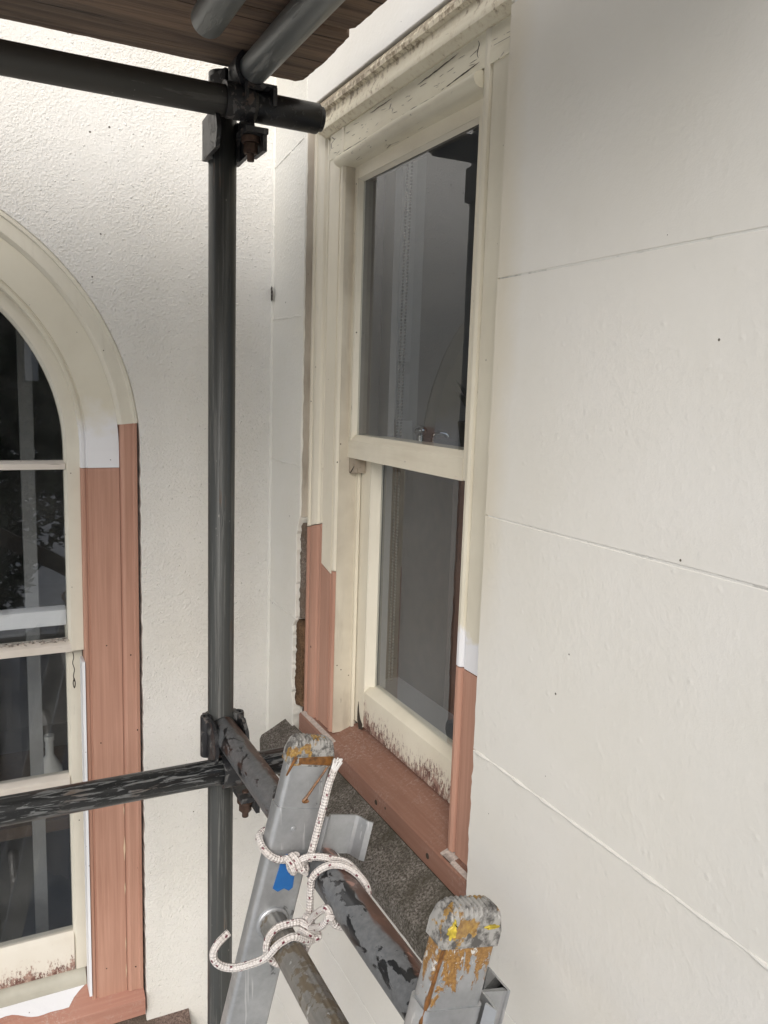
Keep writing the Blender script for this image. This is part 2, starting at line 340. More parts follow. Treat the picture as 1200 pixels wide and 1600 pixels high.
# ------------------------------------------------------------------ mesh helpers
def W(x, y, z): return Vector((x, y, z + EYE))
class MB:
    def __init__(s): s.v = []; s.f = []; s.uv = {}
    def add(s, vs, fs):
        o = len(s.v); s.v += [Vector(v) for v in vs]; s.f += [tuple(i+o for i in f) for f in fs]; return o
    def box(s, a, b, j=0.):
        (x0, y0, z0), (x1, y1, z1) = a, b
        x0, x1 = min(x0, x1), max(x0, x1); y0, y1 = min(y0, y1), max(y0, y1); z0, z1 = min(z0, z1), max(z0, z1)
        v = [(x0,y0,z0),(x1,y0,z0),(x1,y1,z0),(x0,y1,z0),(x0,y0,z1),(x1,y0,z1),(x1,y1,z1),(x0,y1,z1)]
        s.add([W(*p) for p in v], [(0,3,2,1),(4,5,6,7),(0,1,5,4),(1,2,6,5),(2,3,7,6),(3,0,4,7)]); return s
    def loft(s, rings, caps=True, closed=True, uvs=None):
        n = len(rings[0]); o = len(s.v)
        for r in rings: s.v += [Vector(p) for p in r]
        for i in range(len(rings)-1):
            for k in range(n if closed else n-1):
                k2 = (k+1) % n
                if uvs:
                    u0, u1 = uvs[i], uvs[i+1]
                    s.uv[len(s.f)] = [(u0, k/n), (u0, (k+1)/n), (u1, (k+1)/n), (u1, k/n)]
                s.f.append((o+i*n+k, o+i*n+k2, o+(i+1)*n+k2, o+(i+1)*n+k))
        if caps:
            s.f.append(tuple(o+k for k in reversed(range(n)))); s.f.append(tuple(o+(len(rings)-1)*n+k for k in range(n)))
        return s
    def tube(s, p0, p1, r, wall=.0045, seg=28, hollow=True, steps=1):
        p0, p1 = Vector(p0), Vector(p1); d = (p1-p0).normalized()
        a = d.orthogonal().normalized(); b = d.cross(a)
        ring = lambda c, rr: [c + (a*math.cos(t)+b*math.sin(t))*rr for t in [2*math.pi*k/seg for k in range(seg)]]
        rs = []
        if hollow: rs += [ring(p0+d*.12, r-wall), ring(p0, r-wall)]
        rs += [ring(p0, r-.0006), ring(p0+d*.0008, r)] + [ring(p0.lerp(p1, i/steps), r) for i in range(1, steps)] + [ring(p1-d*.0008, r), ring(p1, r-.0006)]
        if hollow: rs += [ring(p1, r-wall), ring(p1-d*.12, r-wall)]
        return s.loft(rs, caps=True)
    def sweep(s, pts, r, seg=12, res=5, taper=None):
        P = [Vector(p) for p in pts]; Q = []
        for i in range(len(P)-1):
            a, b, c, d = P[max(i-1, 0)], P[i], P[i+1], P[min(i+2, len(P)-1)]
            for k in range(res):
                t = k/res; Q.append(.5*((2*b)+(c-a)*t+(2*a-5*b+4*c-d)*t*t+(3*b-a-3*c+d)*t**3))
        Q.append(P[-1]); rings = []; us = []; L = 0; a = None
        for i, q in enumerate(Q):
            d = (Q[min(i+1, len(Q)-1)]-Q[max(i-1, 0)]).normalized()
            a = d.orthogonal().normalized() if a is None else (a-d*a.dot(d)).normalized()
            b = d.cross(a); rr = r*(taper(i/(len(Q)-1)) if taper else 1)
            rings.append([q+(a*math.cos(t)+b*math.sin(t))*rr for t in [2*math.pi*k/seg for k in range(seg)]])
            if i: L += (q-Q[i-1]).length
            us.append(L)
        return s.loft(rings, uvs=us)
    def plate(s, outline, to3, depth, bev=.002):
        # outline: 2D polygon (counter-clockwise seen from the front); to3(u, v, d): d is distance behind the face
        n = len(outline); inn = []
        for i in range(n):
            p, q, r = Vector(outline[i-1]), Vector(outline[i]), Vector(outline[(i+1) % n])
            e1 = (q-p); e2 = (r-q)
            e1 = e1.normalized() if e1.length > 1e-9 else Vector((1, 0)); e2 = e2.normalized() if e2.length > 1e-9 else e1
            nn = Vector((-(e1.y+e2.y), e1.x+e2.x)); nn = nn.normalized() if nn.length > 1e-6 else Vector((-e1.y, e1.x))
            inn.append(q + nn*bev)
        rings = [[to3(p[0], p[1], depth) for p in outline], [to3(p[0], p[1], bev) for p in outline], [to3(p[0], p[1], 0) for p in inn]]
        return s.loft(rings)

def obj(name, mb, mat, parent=None, smooth=40, kind=None):
    me = bpy.data.meshes.new(name)
    vs = mb.v
    if parent is not None:
        org = WL[parent.name]
    else:
        xs = [v.x for v in vs]; ys = [v.y for v in vs]; zs = [v.z for v in vs]
        org = Vector(((min(xs)+max(xs))/2, (min(ys)+max(ys))/2, min(zs)))
    me.from_pydata([v-org for v in vs], [], mb.f); me.update()
    bm = bmesh.new(); bm.from_mesh(me)
    if mb.uv:
        ul = bm.loops.layers.uv.new('UVMap'); bm.faces.ensure_lookup_table()
        for fi, uvs in mb.uv.items():
            for lp, u in zip(bm.faces[fi].loops, uvs): lp[ul].uv = u
    bmesh.ops.recalc_face_normals(bm, faces=bm.faces[:]); bm.to_mesh(me); bm.free()
    me.polygons.foreach_set('use_smooth', [True]*len(me.polygons)); me.set_sharp_from_angle(angle=rad(smooth))
    me.materials.append(mat)
    o = bpy.data.objects.new(name, me); COL.objects.link(o)
    if parent is not None:
        o.parent = parent; WL[o.name] = org
    else:
        o.location = org; WL[o.name] = org
    if kind: o['kind'] = kind
    return o
WL = {}
def thing(name, label, cat, loc, group=None):
    o = bpy.data.objects.new(name, None); o.empty_display_size = .05; COL.objects.link(o); o.location = loc; WL[o.name] = Vector(loc)
    return tag(o, label, cat, group)
def tag(o, label, cat, group=None):
    o['label'] = label; o['category'] = cat
    if group: o['group'] = group
    return o
def ragged(p, q, step, amp, seed=0., skip_ends=True):
    # points from p to q with a noisy sideways offset
    p, q = Vector(p), Vector(q); L = (q-p).length; n = max(2, int(L/step)); d = (q-p)/L; nn = Vector((-d.y, d.x)); out = []
    for i in range(n):
        t = i/n; c = p.lerp(q, t)
        k = mnoise.noise(Vector((c.x*60+seed, c.y*60, seed)))*.7 + mnoise.noise(Vector((c.x*170, c.y*170+seed, seed)))*.5
        out.append(tuple(c + nn*amp*(0 if (i == 0 and skip_ends) else k)))
    return out

# ------------------------------------------------------------------ ground
g = MB(); n = 24
for i in range(n+1):
    for j in range(n+1):
        g.v.append(Vector((-200+400*i/n, -200+400*j/n, 0)))
for i in range(n):
    for j in range(n): g.f.append((i*(n+1)+j, (i+1)*(n+1)+j, (i+1)*(n+1)+j+1, i*(n+1)+j+1))
o = obj('ground', g, plain('pale_paving', (.46, .46, .45), .85, 0, .3, 3), kind='structure')

# ------------------------------------------------------------------ left wall (Y = 0) with the arched opening
CX, CZ, RO = -.847, -.14, .55
def AR(r, t): return (CX + r*math.cos(t), CZ + r*math.sin(t))
rwA = thing('rendered_wall', 'rough white painted wall on the left holding the arched window', 'wall', W(-2, 0, -EYE))
BOT, TOP = -EYE, 1.9
out = [(0, BOT), (0, TOP), (CX, TOP)]
NA = 40
out += [(AR(RO+.001*mnoise.noise(Vector((i*.9, 0, 3))), rad(90-90*i/NA))) for i in range(NA+1)]
out += ragged((-.297, CZ), (-.2965, -1.535), .012, .0035, 2.)[1:]
out += [(-.298, -1.54), (CX, -1.54), (CX, BOT)]
pa = MB(); pa.plate(list(reversed([(p[0], p[1]) for p in out]))[::-1], lambda u, v, d: W(u, d, v), .028, .0015)
obj('render_coat', pa, MAT['wallA'], rwA, 30)
out2 = [(2*CX-u, v) for u, v in out]; out2 = [(u if u < -1.6 or abs(v) < 9 else u, v) for u, v in out2]
out2 = [((-5.0 if abs(u-2*CX) < 1e-6 else u), v) for u, v in out2]
pb = MB(); pb.plate(list(reversed(out2)), lambda u, v, d: W(u, d, v), .028, .0015)
obj('render_coat', pb, MAT['wallA'], rwA, 30)
cr = MB()          # masonry behind the coat, opening a little wider than the joinery
cr.box((-.255, .03, BOT), (.3, .26, TOP)); cr.box((-5, .03, BOT), (2*CX+.255, .26, TOP))
cr.box((2*CX+.255, .03, .46), (-.255, .26, TOP)); cr.box((2*CX+.255, .03, BOT), (-.255, .26, -1.56))
obj('masonry_core', cr, MAT['core'], rwA)

# ------------------------------------------------------------------ right wall (X = 0): lined-out courses
rwB = thing('rendered_wall', 'smooth white painted wall on the right with scored block lines', 'wall', W(0, -2, -EYE))
toB = lambda u, v, d: W(d, u, v)           # u = Y, v = Z
LINES = [-EYE, -3.82, -3.49, -3.15, -2.82, -2.48, -2.15, -1.81, -1.48, -1.145, -.83, -.4985, -.161, .1515, .485, .82, 1.15, 1.5, 1.9]
YN, YF = -.893, -.192
GAP = .0006
def course(y0, y1, z0, z1, left=None, right=None, seed=0.):
    # polygon seen from -X: u runs along Y
    pts = [(y0, z0)]
    pts += [(y0+(y1-y0)*i/14, z0 + .0011*mnoise.noise(Vector((i*.8, seed, z0*7)))) for i in range(1, 14)]
    pts += [(y1, z0)]
    if right: pts += right(z0, z1)
    pts += [(y1, z1)]
    pts += [(y1+(y0-y1)*i/14, z1 - .0011*mnoise.noise(Vector((i*.8, seed+4, z1*7)))) for i in range(1, 14)]
    pts += [(y0, z1)]
    if left: pts += left(z1, z0)
    mb = MB(); mb.plate(pts, toB, .024, .0013); return mb
def near_edge(z0, z1):       # ragged plaster lapping the right-hand casing
    if z0 > .1: return ragged((YN, z0), (YN, z1), .03, .0012, 5.)[1:]
    return ragged((YN, z0), (YN, z1), .008, .0042 if z1 < -.2 else .002, 5.)[1:]
def far_edge(z1, z0):        # broken plaster beside the left-hand casing, lost below
    n = max(2, int((z1-z0)/.007)); o = []
    for i in range(1, n):
        z = z1+(z0-z1)*i/n; loss = 0
        if z < -.27:
            loss = min(1, (-.27-z)/.03)*.016
            if z < -.50: loss += min(1, (-.50-z)/.02)*.016
            if z < -.68: loss -= min(1, (-.68-z)/.02)*.008
            loss += .006*mnoise.noise(Vector((z*55, 3, 1)))+.005*mnoise.noise(Vector((z*150, 8, 1)))
        else: loss = .0012*mnoise.noise(Vector((z*40, 3, 1)))
        o.append((YF+loss, z))
    return o
for i in range(len(LINES)-1):
    z0, z1 = LINES[i]+GAP, LINES[i+1]-GAP
    if z0 > .5 or z1 < -.82:
        obj('render_course', course(-3.3, 0, z0, z1, seed=i), MAT['wallB'], rwB, 30)
    elif z0 < .486 and z1 > .48 or True:
        top = min(z1, 9)
        obj('render_course', course(-3.3, YN, z0, z1, right=near_edge, seed=i), MAT['wallB'], rwB, 30)
# render under the stone sill and over the window head
obj('render_coat', course(YF, .004, -.829, .8191, left=far_edge, seed=30), MAT['wallC'], rwB, 30)
obj('render_course', course(YN+.001, YF-.001, -.829, -.80), MAT['wallB'], rwB, 30)
def ridge(pts, r, name='joint_ridge'):
    mb = MB(); mb.sweep(pts, r, 8, 2, lambda t: .7+.7*mnoise.noise(Vector((t*30, r*900, 0)))); obj(name, mb, MAT['wallC'], rwB, 60)
for zr in (.1515, -.161, -.4985):
    ridge([W(.0016, y, zr+.0022*mnoise.noise(Vector((y*30, zr, 2)))+.02*(y+.19)*(zr > 0)) for y in [-.003-.01*i for i in range(19)]], .0042)
ridge([W(.0016, y, .505-.12*(y+.19)) for y in [-.003-.01*i for i in range(19)]], .0042)
mb = MB(); mb.sweep([W(.0005+.0012*mnoise.noise(Vector((z*11, 1, 1))), .0005+.0012*mnoise.noise(Vector((z*13, 5, 1))), z) for z in [-1.7+.03*i for i in range(120)]], .0055, 10, 2, lambda t: 1+.35*mnoise.noise(Vector((t*70, 2, 0))))
obj('corner_fillet', mb, MAT['wallC'], rwB, 60)
mo = MB(); random.seed(4)
for k in range(40):
    y = -.004-.011*random.random(); z = .196+.034*random.random()*(.6+.4*random.random()); r_ = .0012+.0022*random.random()
    mo.add([W(-.0062-.0004*random.random(), y+r_*math.cos(q), z+r_*1.4*math.sin(q)) for q in (.3, 1.5, 2.6, 3.9, 5.2)], [(0, 1, 2, 3, 4)])
obj('mould_patch', mo, MAT['crack'], rwB)['kind'] = 'stuff'
fs = MB(); n_ = 60; rg_ = []
for i in range(n_+1):
    z = -.27+(.545+.27)*i/n_; q = .0016*mnoise.noise(Vector((z*30, 6, 6)))
    rg_.append([W(.0035+q, -.1915, z), W(.006+q, -.1950+q, z), W(.0215, -.1965+q, z), W(.0225, -.1900, z)])
fs.loft(rg_); obj('filler_strip', fs, MAT['grime'], rwB, 60)
obj('render_course', course(YN+.001, YF-.001, .552, .819), MAT['wallB'], rwB, 30)
cr = MB()
cr.box((.027, -3.3, BOT), (.14, -.91, TOP)); cr.box((.027, -.17, BOT), (.14, .03, TOP))
cr.box((.027, -.91, .56), (.14, -.17, TOP)); cr.box((.027, -.91, BOT), (.14, -.17, -.76))
cr.box((.0245, -3.3, BOT), (.0268, -.91, TOP))
obj('masonry_core', cr, MAT['core'], rwB)
jt = MB()                      # filled joints seen at the bottom of the scored lines
for z in LINES[1:-1]:
    if z < -.8 or z > .5: jt.box((.0009, -3.3, z-.004), (.02, -.001, z+.004))
    else:
        jt.box((.0009, -3.3, z-.004), (.02, YN-.006, z+.004))
obj('joint_filler', jt, joint_mat(), rwB)
bd = MB()                      # paint-filled ridge along the lowest visible line
pts = [W(.0009+.0016*mnoise.noise(Vector((y*17, 1, 1))), y, -.4985+.0018*mnoise.noise(Vector((y*14, 2, 2)))) for y in [-.90-.02*i for i in range(110)]]
bd.sweep(pts, .0029, 8, 3, lambda t: .85+.75*mnoise.noise(Vector((t*75, 0, 0)))+.4*mnoise.noise(Vector((t*260, 4, 0))))
obj('joint_ridge', bd, MAT['wallB'], rwB)
def rubble(name, z0, z1, x0, mat, seed):      # uneven masonry bared where the plaster has fallen off
    mb = MB(); ny, nz = 6, max(4, int((z1-z0)/.006)); rows = []
    for i in range(nz+1):
        z = z0+(z1-z0)*i/nz
        edge = .0025*mnoise.noise(Vector((z*80, seed, 1)))
        rows.append([W(x0+.004*mnoise.noise(Vector((z*60, k*.6, seed)))+.003*mnoise.noise(Vector((z*190, k*1.3, seed)))+(.004 if k == 0 else 0), -.1905+edge+.055*k/ny, z) for k in range(ny+1)]+[W(.06, -.13, z), W(.06, -.19, z)])
    mb.loft(rows); return obj(name, mb, mat, rwB, 60)
rubble('bared_mortar', -.498, -.285, .010, MAT['mortar'], 3)
rubble('bared_brick', -.700, -.502, .009, MAT['brick'], 8)
# ------------------------------------------------------------------ window in the right wall
wb = thing('sash_window', 'tall narrow sash window in the right wall, part cream paint, part bare timber', 'window', W(.05, -.54, -.75))
arch_prof = [(0, .05), (0, .021), (.003, .0165), (.010, .0165), (.0125, .022), (.0155, .022), (.018, .018), (.028, .0155), (.042, .0160), (.052, .020), (.0555, .0255), (.059, .0255), (.0615, .022), (.067, .022), (.071, .028), (.078, .028), (.078, .05)]
lin_prof = [(.0785, .05), (.0785, .021), (.0795, .0195), (.128, .0195), (.1295, .0245), (.1335, .0245), (.135, .0185), (.140, .0165), (.147, .0175), (.1505, .0215), (.1505, .05)]
def vert(prof, y0, sgn, zb, zt, mat, name, par=wb):
    # zb / zt: function of the profile distance w
    a = [W(d, y0+sgn*w, zb(w)) for w, d in prof]; b = [W(d, y0+sgn*w, zt(w)) for w, d in prof]
    mb = MB(); mb.loft([a, b]); return obj(name, mb, mat, par, 28)
K = lambda z: (lambda w: z)
HT = .548
vert(arch_prof, YF, -1, lambda w: -.2914+.26*w, lambda w: HT-w, MAT['cream'], 'architrave')
vert(lin_prof, YF, -1, lambda w: -.352 - (.016 if .1 < w < .137 else (.004 if w <= .1 else .006)), lambda w: .4865, MAT['cream'], 'lining')
vert(arch_prof, YF, -1, K(-.714), lambda w: -.2932+.26*w, MAT['wood'], 'architrave')
vert(lin_prof, YF, -1, K(-.699), lambda w: -.3538 - (.016 if .1 < w < .137 else (.004 if w <= .1 else .006)), MAT['wood'], 'lining')
YR = -.9585
vert(lin_prof, YR, 1, lambda w: -.402+.0*w, K(.4865), primer_fade('primed_lining_paint', .42, .385), 'lining')
vert(lin_prof, YR, 1, K(-.7), lambda w: -.404+.0*w, MAT['wood'], 'lining')
def vert2(zb, zt, mat):
    vert([(0, .05), (0, .0185), (.079, .0185), (.079, .05)], YR, 1, K(zb), K(zt), mat, 'lining_back')
# head
def horiz(prof, mat, name, y0, y1, mit=0.):
    a = [W(d, y0-mit*w, HT-w) for w, d in prof]; b = [W(d, y1, HT-w) for w, d in prof]
    mb = MB(); mb.loft([a, b]); return obj(name, mb, mat, wb, 28)
horiz([(0, .05), (0, .004), (.004, .001), (.012, -.002), (.019, -.001), (.022, .006), (.030, .007), (.044, .002), (.053, .003), (.057, .010), (.061, .016), (.061, .05)], MAT['crown'], 'architrave', YF, YN-.02, 1.)
fr = MB()    # frieze board with its bottom edge lifted from the bead
nF = 24
for i in range(nF+1):
    y = -.2715+(-.875+.2715)*i/nF
    lift = .0025*mnoise.noise(Vector((y*9, 4, 4)))
    fr.v += [W(.0195+lift*.3, y, .4868), W(.018+lift, y, .4400+.0025*mnoise.noise(Vector((y*12, 0, 0)))), W(.05, y, .4400), W(.05, y, .4868)]
for i in range(nF):
    for k in range(4): fr.f.append((i*4+k, i*4+(k+1) % 4, (i+1)*4+(k+1) % 4, (i+1)*4+k))
fr.f += [(3, 2, 1, 0), tuple(nF*4+k for k in range(4))]
obj('frieze', fr, MAT['frieze'], wb)
be = MB(); rr = []
for i in range(33):
    t = i/32; y = -.325+(-.806+.325)*t; zo = .0015*math.sin(t*3.1)-.0006*math.sin(t*9)-.001
    rr.append([W(.020-.016*math.sin(a)*1.0, y, .428+zo+.0115*math.cos(a)) for a in [math.pi*k/8 for k in range(9)]]+[W(.05, y, .4165+zo), W(.05, y, .4395+zo)])
be.loft(rr); obj('bead', be, MAT['frieze'], wb)
def crack(pts, r, par=wb):
    mb = MB(); mb.sweep([W(*p) for p in pts], r, 6, 4, lambda t: max(.15, math.sin(math.pi*min(1, max(0, t)))**.5)*(.8+.5*mnoise.noise(Vector((t*12, r*9999, 0))))); return obj('paint_crack', mb, MAT['crack'], par, 60)
random.seed(21)
zz = lambda y, z, a=.0016: (.0183, y, z+a*mnoise.noise(Vector((y*45, z*9, 2))))
crack([zz(-.30-.02*i, .4418) for i in range(12)], .0011); crack([zz(-.52-.018*i, .4425) for i in range(10)], .0015); crack([zz(-.685-.016*i, .4432+.0012*i) for i in range(8)], .0014)
crack([(.0188, -.795, .4555), (.0186, -.790, .463), (.0186, -.7915, .4695), (.0188, -.7935, .4755), (.0188, -.790, .481)], .0008)
crack([(.0188, -.793, .470), (.0188, -.781, .468), (.0188, -.770, .4665)], .0005)
crack([zz(-.62-.012*i, .4745+.0007*i) for i in range(11)], .0009); crack([zz(-.45-.012*i, .480) for i in range(8)], .0007)
for k in range(30):
    y = -.29-.50*random.random(); z = .4445+.030*random.random()**1.6; l = .006+.016*random.random(); q = (random.random()-.5)*.35
    crack([zz(y, z, .001), zz(y-l*.5, z+l*q*.4, .001), zz(y-l, z+l*q, .001)], .00025+.0003*random.random())
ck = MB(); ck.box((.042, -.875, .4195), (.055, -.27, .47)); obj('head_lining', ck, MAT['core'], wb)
# pulley stiles (the deep sides of the frame)
pl = MB(); pl.box((.0222, -.3450, -.70), (.0735, -.30, .418)); obj('pulley_stile', pl, timber_paint('grubby_frame_paint', (.70, .64, .52), (.34, .28, .21), amt=1.1, grain=(60, 60, 8)), wb)
obj('inner_stile', MB().box((.0737, -.3448, -.70), (.105, -.30, .418)), MAT['dark'], wb)  # dark colour stands in for shade on the frame's inner side
pl = MB(); pl.box((.0505, -.85, -.70), (.105, -.8055, .45)); obj('pulley_stile', pl, MAT['cream'], wb)
pl = MB(); pl.box((.0215, -.3440, -.69), (.050, -.3436, .42)); 
pb_ = MB(); pb_.box((.060, -.352, -.69), (.0665, -.3445, .42)); obj('parting_bead', pb_, MAT['cream'], wb)
hb = MB(); hb.box((.0505, -.81, .4165), (.105, -.34, .45)); obj('head_board', hb, MAT['creamH'], wb)
# upper sash
us = obj('upper_sash', MB().box((.0405, -.3570, -.128), (.0570, -.3445, .4190)), MAT['cream'], wb)   # left stile carries the rest
def sub(name, mb, mat, par): return obj(name, mb, mat, par)
sub('stile', MB().box((.0405, -.8052, -.128), (.074, -.7685, .4190)), MAT['cream'], us)
sub('rail', MB().box((.041, -.7684, .3930), (.0570, -.3571, .4190)), MAT['creamH'], us)
mr = MB(); mr.loft([[W(.0395, y, -.129), W(.0395, y, -.0945), W(.052, y, -.084), W(.078, y, -.084), W(.078, y, -.129)] for y in (-.7684, -.3448)])
sub('meeting_rail', mr, MAT['creamH'], us)
sub('glass_pane', MB().box((.0530, -.77, -.086), (.0560, -.3555, .3945)), MAT['glass'], us)
INSHADE = plain('shade_toned_inner_face', (.13, .115, .10), .5)  # inner sash faces toned dark: shade behind the glass put into the colour
sub('inner_face', MB().box((.0572, -.3570, -.128), (.073, -.3450, .4185)), INSHADE, us)
sub('inner_face', MB().box((.0572, -.7684, .3930), (.073, -.3572, .4185)), INSHADE, us)
ov = MB()                      # sloped putty round the pane
ov.loft([[W(.0425, y, .3929), W(.0520, y, .3890), W(.0528, y, .3929)] for y in (-.7684, -.3571)])
ov.loft([[W(.0425, -.3571, z), W(.0520, -.3605, z), W(.0528, -.3571, z)] for z in (-.084, .393)])
sub('putty', ov, MAT['cream'], us)
# lower sash
RAILM = flaking_rail('blistered_cream_paint', .071, .150)
ls = obj('lower_sash', MB().box((.0685, -.3920, -.6765), (.0965, -.3455, -.10)), MAT['cream'], wb)
sub('stile', MB().box((.0685, -.8050, -.6765), (.103, -.745, -.10)), MAT['cream'], ls)
br = MB(); br.loft([[W(.069, y, -.676), W(.069, y, -.602), W(.083, y, -.592), W(.103, y, -.592), W(.103, y, -.676)] for y in (-.7448, -.3922)])
sub('bottom_rail', br, RAILM, ls)
lp = MB(); lp.loft([[W(x0, y, -.593), W(x0+.003, y, -.593), W(x0+.003, y, -.10), W(x0, y, -.10)] for y, x0 in ((-.746, .083), (-.391, .0930))]); sub('glass_pane', lp, MAT['glass'], ls)
sub('inner_face', MB().box((.0967, -.3920, -.6765), (.103, -.3460, -.10)), INSHADE, ls)
sub('meeting_rail', MB().box((.079, -.745, -.128), (.103, -.3922, -.085)), MAT['creamH'], ls)
sub('putty', MB().loft([[W(.071, -.3921, z), W(.0895, -.3985, z), W(.0920, -.3921, z)] for z in (-.592, -.13)]), MAT['cream'], ls)
hn = MB(); hn.box((.043, -.372, -.158), (.0675, -.3462, -.1295)); obj('sash_horn', hn, timber_paint('rotten_paint', (.50, .43, .34), (.15, .11, .08), .8, 1.9, grain=(70, 70, 70), craze=1.8), wb)
crack([(.0425, -.348, -.1585), (.0425, -.356, -.158), (.0425, -.364, -.151), (.0427, -.3715, -.144)], .0013)
# timber sill, sloping out
sm = MB()
prof = [(.0055, -.7490), (.0055, -.7135), (.008, -.7105), (.112, -.6745), (.112, -.749)]
sm.loft([[W(x, y, z) for x, z in prof] for y in (-.893, -.75, -.6, -.45, -.3, -.196)])
sill = obj('timber_sill', sm, MAT['woodH'], wb, 25)
dm = MB()
for y0, y1, d in ((-.883, -.812, .007), (-.835, -.805, .020), (-.372, -.200, .009)):
    dm.loft([[W(.0085, y, -.7100), W(.0085+d, y, -.7100+d*.345), W(.0085+d, y, -.7085+d*.345), W(.0085, y, -.7085)] for y in (y0, y1)])
obj('dust_line', dm, plain('pale_sanding_dust', (.56, .48, .43), .95, 0, .3, 200), sill)
nh = MB()
for y in (-.585, -.772): nh.tube(W(.0049, y, -.732), W(.007, y, -.732), .005, hollow=False, seg=14)
obj('screw_hole', nh, MAT['crack'], sill)
rot = MB(); rot.plate([(-.374, -.687), (-.3655, -.6705), (-.3655, -.645), (-.369, -.63), (-.3725, -.65), (-.379, -.664), (-.39, -.672), (-.388, -.683)], lambda u, v, d: W(.0676+d, u, v), .002, .0003)
obj('rot_hole', rot, MAT['crack'], wb)

# room behind it
def room(name, x0, x1, y0, y1, z0, z1, open_face):
    mb = MB(); v = [W(x, y, z) for x, y, z in [(x0,y0,z0),(x1,y0,z0),(x1,y1,z0),(x0,y1,z0),(x0,y0,z1),(x1,y0,z1),(x1,y1,z1),(x0,y1,z1)]]
    fs = {'floor': (0,1,2,3), 'top': (4,7,6,5), 'y0': (0,4,5,1), 'x1': (1,5,6,2), 'y1': (2,6,7,3), 'x0': (3,7,4,0)}
    mb.add(v, [f for k, f in fs.items() if k != open_face]); return obj(name, mb, MAT['roomwall'], kind='structure')
def room_with_added_opening(x0, x1, y0, y1, z0, z1, front, side, a0, a1, h0, h1):
    # unseen opening added in the side wall to let skylight in, a0..a1 by h0..h1
    o_ = room('room', x0, x1, y0, y1, z0, z1, front)
    bm = bmesh.new(); bm.from_mesh(o_.data)
    for f_ in list(bm.faces):
        n_ = f_.normal
        if (side == 'y0' and n_.y > .9 and f_.calc_center_median().y+o_.location.y < y0+.01) or (side == 'y0' and n_.y < -.9 and f_.calc_center_median().y+o_.location.y < y0+.01) or (side == 'x0' and abs(n_.x) > .9 and f_.calc_center_median().x+o_.location.x < x0+.01): bm.faces.remove(f_)
    bm.to_mesh(o_.data); bm.free()
    mb = MB()
    for (p0, p1, q0, q1) in ((None, a0, z0, z1), (a1, None, z0, z1), (a0, a1, z0, h0), (a0, a1, h1, z1)):
        if side == 'y0': mb.box((x0 if p0 is None else p0, y0-.05, q0), (x1 if p1 is None else p1, y0, q1))
        else: mb.box((x0-.05, y0 if p0 is None else p0, q0), (x0, y1 if p1 is None else p1, q1))
    obj('room_side_wall', mb, MAT['roomwall'], kind='structure')
room_with_added_opening(.141, 2.4, -1.5, .9, -1.55, 1.3, 'x0', 'y0', .5, 2.2, -.9, 1.1)
room_with_added_opening(-2.6, -.02, .262, 3.6, -2.2, 1.3, 'y0', 'x0', .8, 1.8, -1.0, .4)
cp = thing('cupboard', 'tall pale panelled cupboard inside the room behind the right window', 'cupboard', W(.45, .66, -1.55))
obj('carcass', MB().box((.25, .54, -1.549), (.685, .88, 1.0)), plain('pale_gloss', (.42, .42, .41), .4, 0, .05), cp)
for z0, z1 in ((-1.4, -.55), (-.50, .06), (.10, .95)):
    obj('panel', MB().box((.30, .526, z0), (.645, .5395, z1)), plain('pale_gloss_panel', (.50, .50, .49), .4, 0, .05), cp)

# ------------------------------------------------------------------ stone sills
st = MB(); n = 40; rings = []
for i in range(n+1):
    y = -.122+(-.93+.122)*i/n; j = lambda k: .0022*mnoise.noise(Vector((y*40, k*3.1, 0)))
    rings.append([W(.004, y, -.829), W(-.052+j(1), y, -.828+j(2)), W(-.060+j(3), y, -.822+j(4)), W(-.061+j(5), y, -.790+j(6)), W(-.056+j(7), y, -.782+j(8)), W(-.03, y, -.7685+j(9)), W(.0045, y, -.7495)])
st.loft(rings); tag(obj('stone_sill', st, MAT['stoneB'], smooth=50), 'mossy dark grey stone sill beneath the window in the right wall', 'stone sill')
st = MB(); rings = []
for i in range(41):
    x = -1.5+(-.196+1.5)*i/40; j = lambda k: .003*mnoise.noise(Vector((x*40, k*3.1, 7)))
    rings.append([W(x, .02, -1.70), W(x, -.05+j(1), -1.70), W(x, -.055+j(2), -1.566+j(3)), W(x, -.047+j(4), -1.553+j(5)), W(x, .018, -1.506+j(6)*.3)])
st.loft(rings); tag(obj('stone_sill', st, MAT['stoneA'], smooth=50), 'brown stone sill below the arched window at the bottom left', 'stone sill')

# ------------------------------------------------------------------ arched window
wa = thing('arched_sash_window', 'round headed sash window in the left wall with new bare timber casing', 'window', W(CX, .05, -1.51))
XE = CX+RO-.003      # outer edge of the joinery on its right side
def arc_loft(prof, r0, t0, t1, n, mat, name, par, back=None):
    # prof: (distance inwards from r0, depth Y)
    rings = []
    for i in range(n+1):
        t = t0+(t1-t0)*i/n
        rings.append([W(CX+(r0-w)*math.cos(t), d, CZ+(r0-w)*math.sin(t)) for w, d in prof])
    mb = MB(); mb.loft(rings); return obj(name, mb, mat, par, 28)
mouldA = [(0, .05), (0, .004), (.003, -.001), (.008, -.001), (.010, .003), (.018, .004), (.026, .001), (.032, .001), (.036, .006), (.039, .012), (.039, .05)]
flatA = [(.0395, .05), (.0395, .012), (.104, .012), (.105, .0155), (.109, .0155), (.110, .012), (.116, .011), (.118, .014), (.118, .05)]
R1 = RO-.003
arc_loft([(w*1.1, d) for w, d in mouldA], RO+.0006, rad(180), rad(6.0), 72, MAT['creamA'], 'arch_moulding', wa)
arc_loft(flatA, R1, rad(180), rad(0), 72, primer_fade('primed_arch_paint', 1.50, 1.365), 'arch_casing', wa)
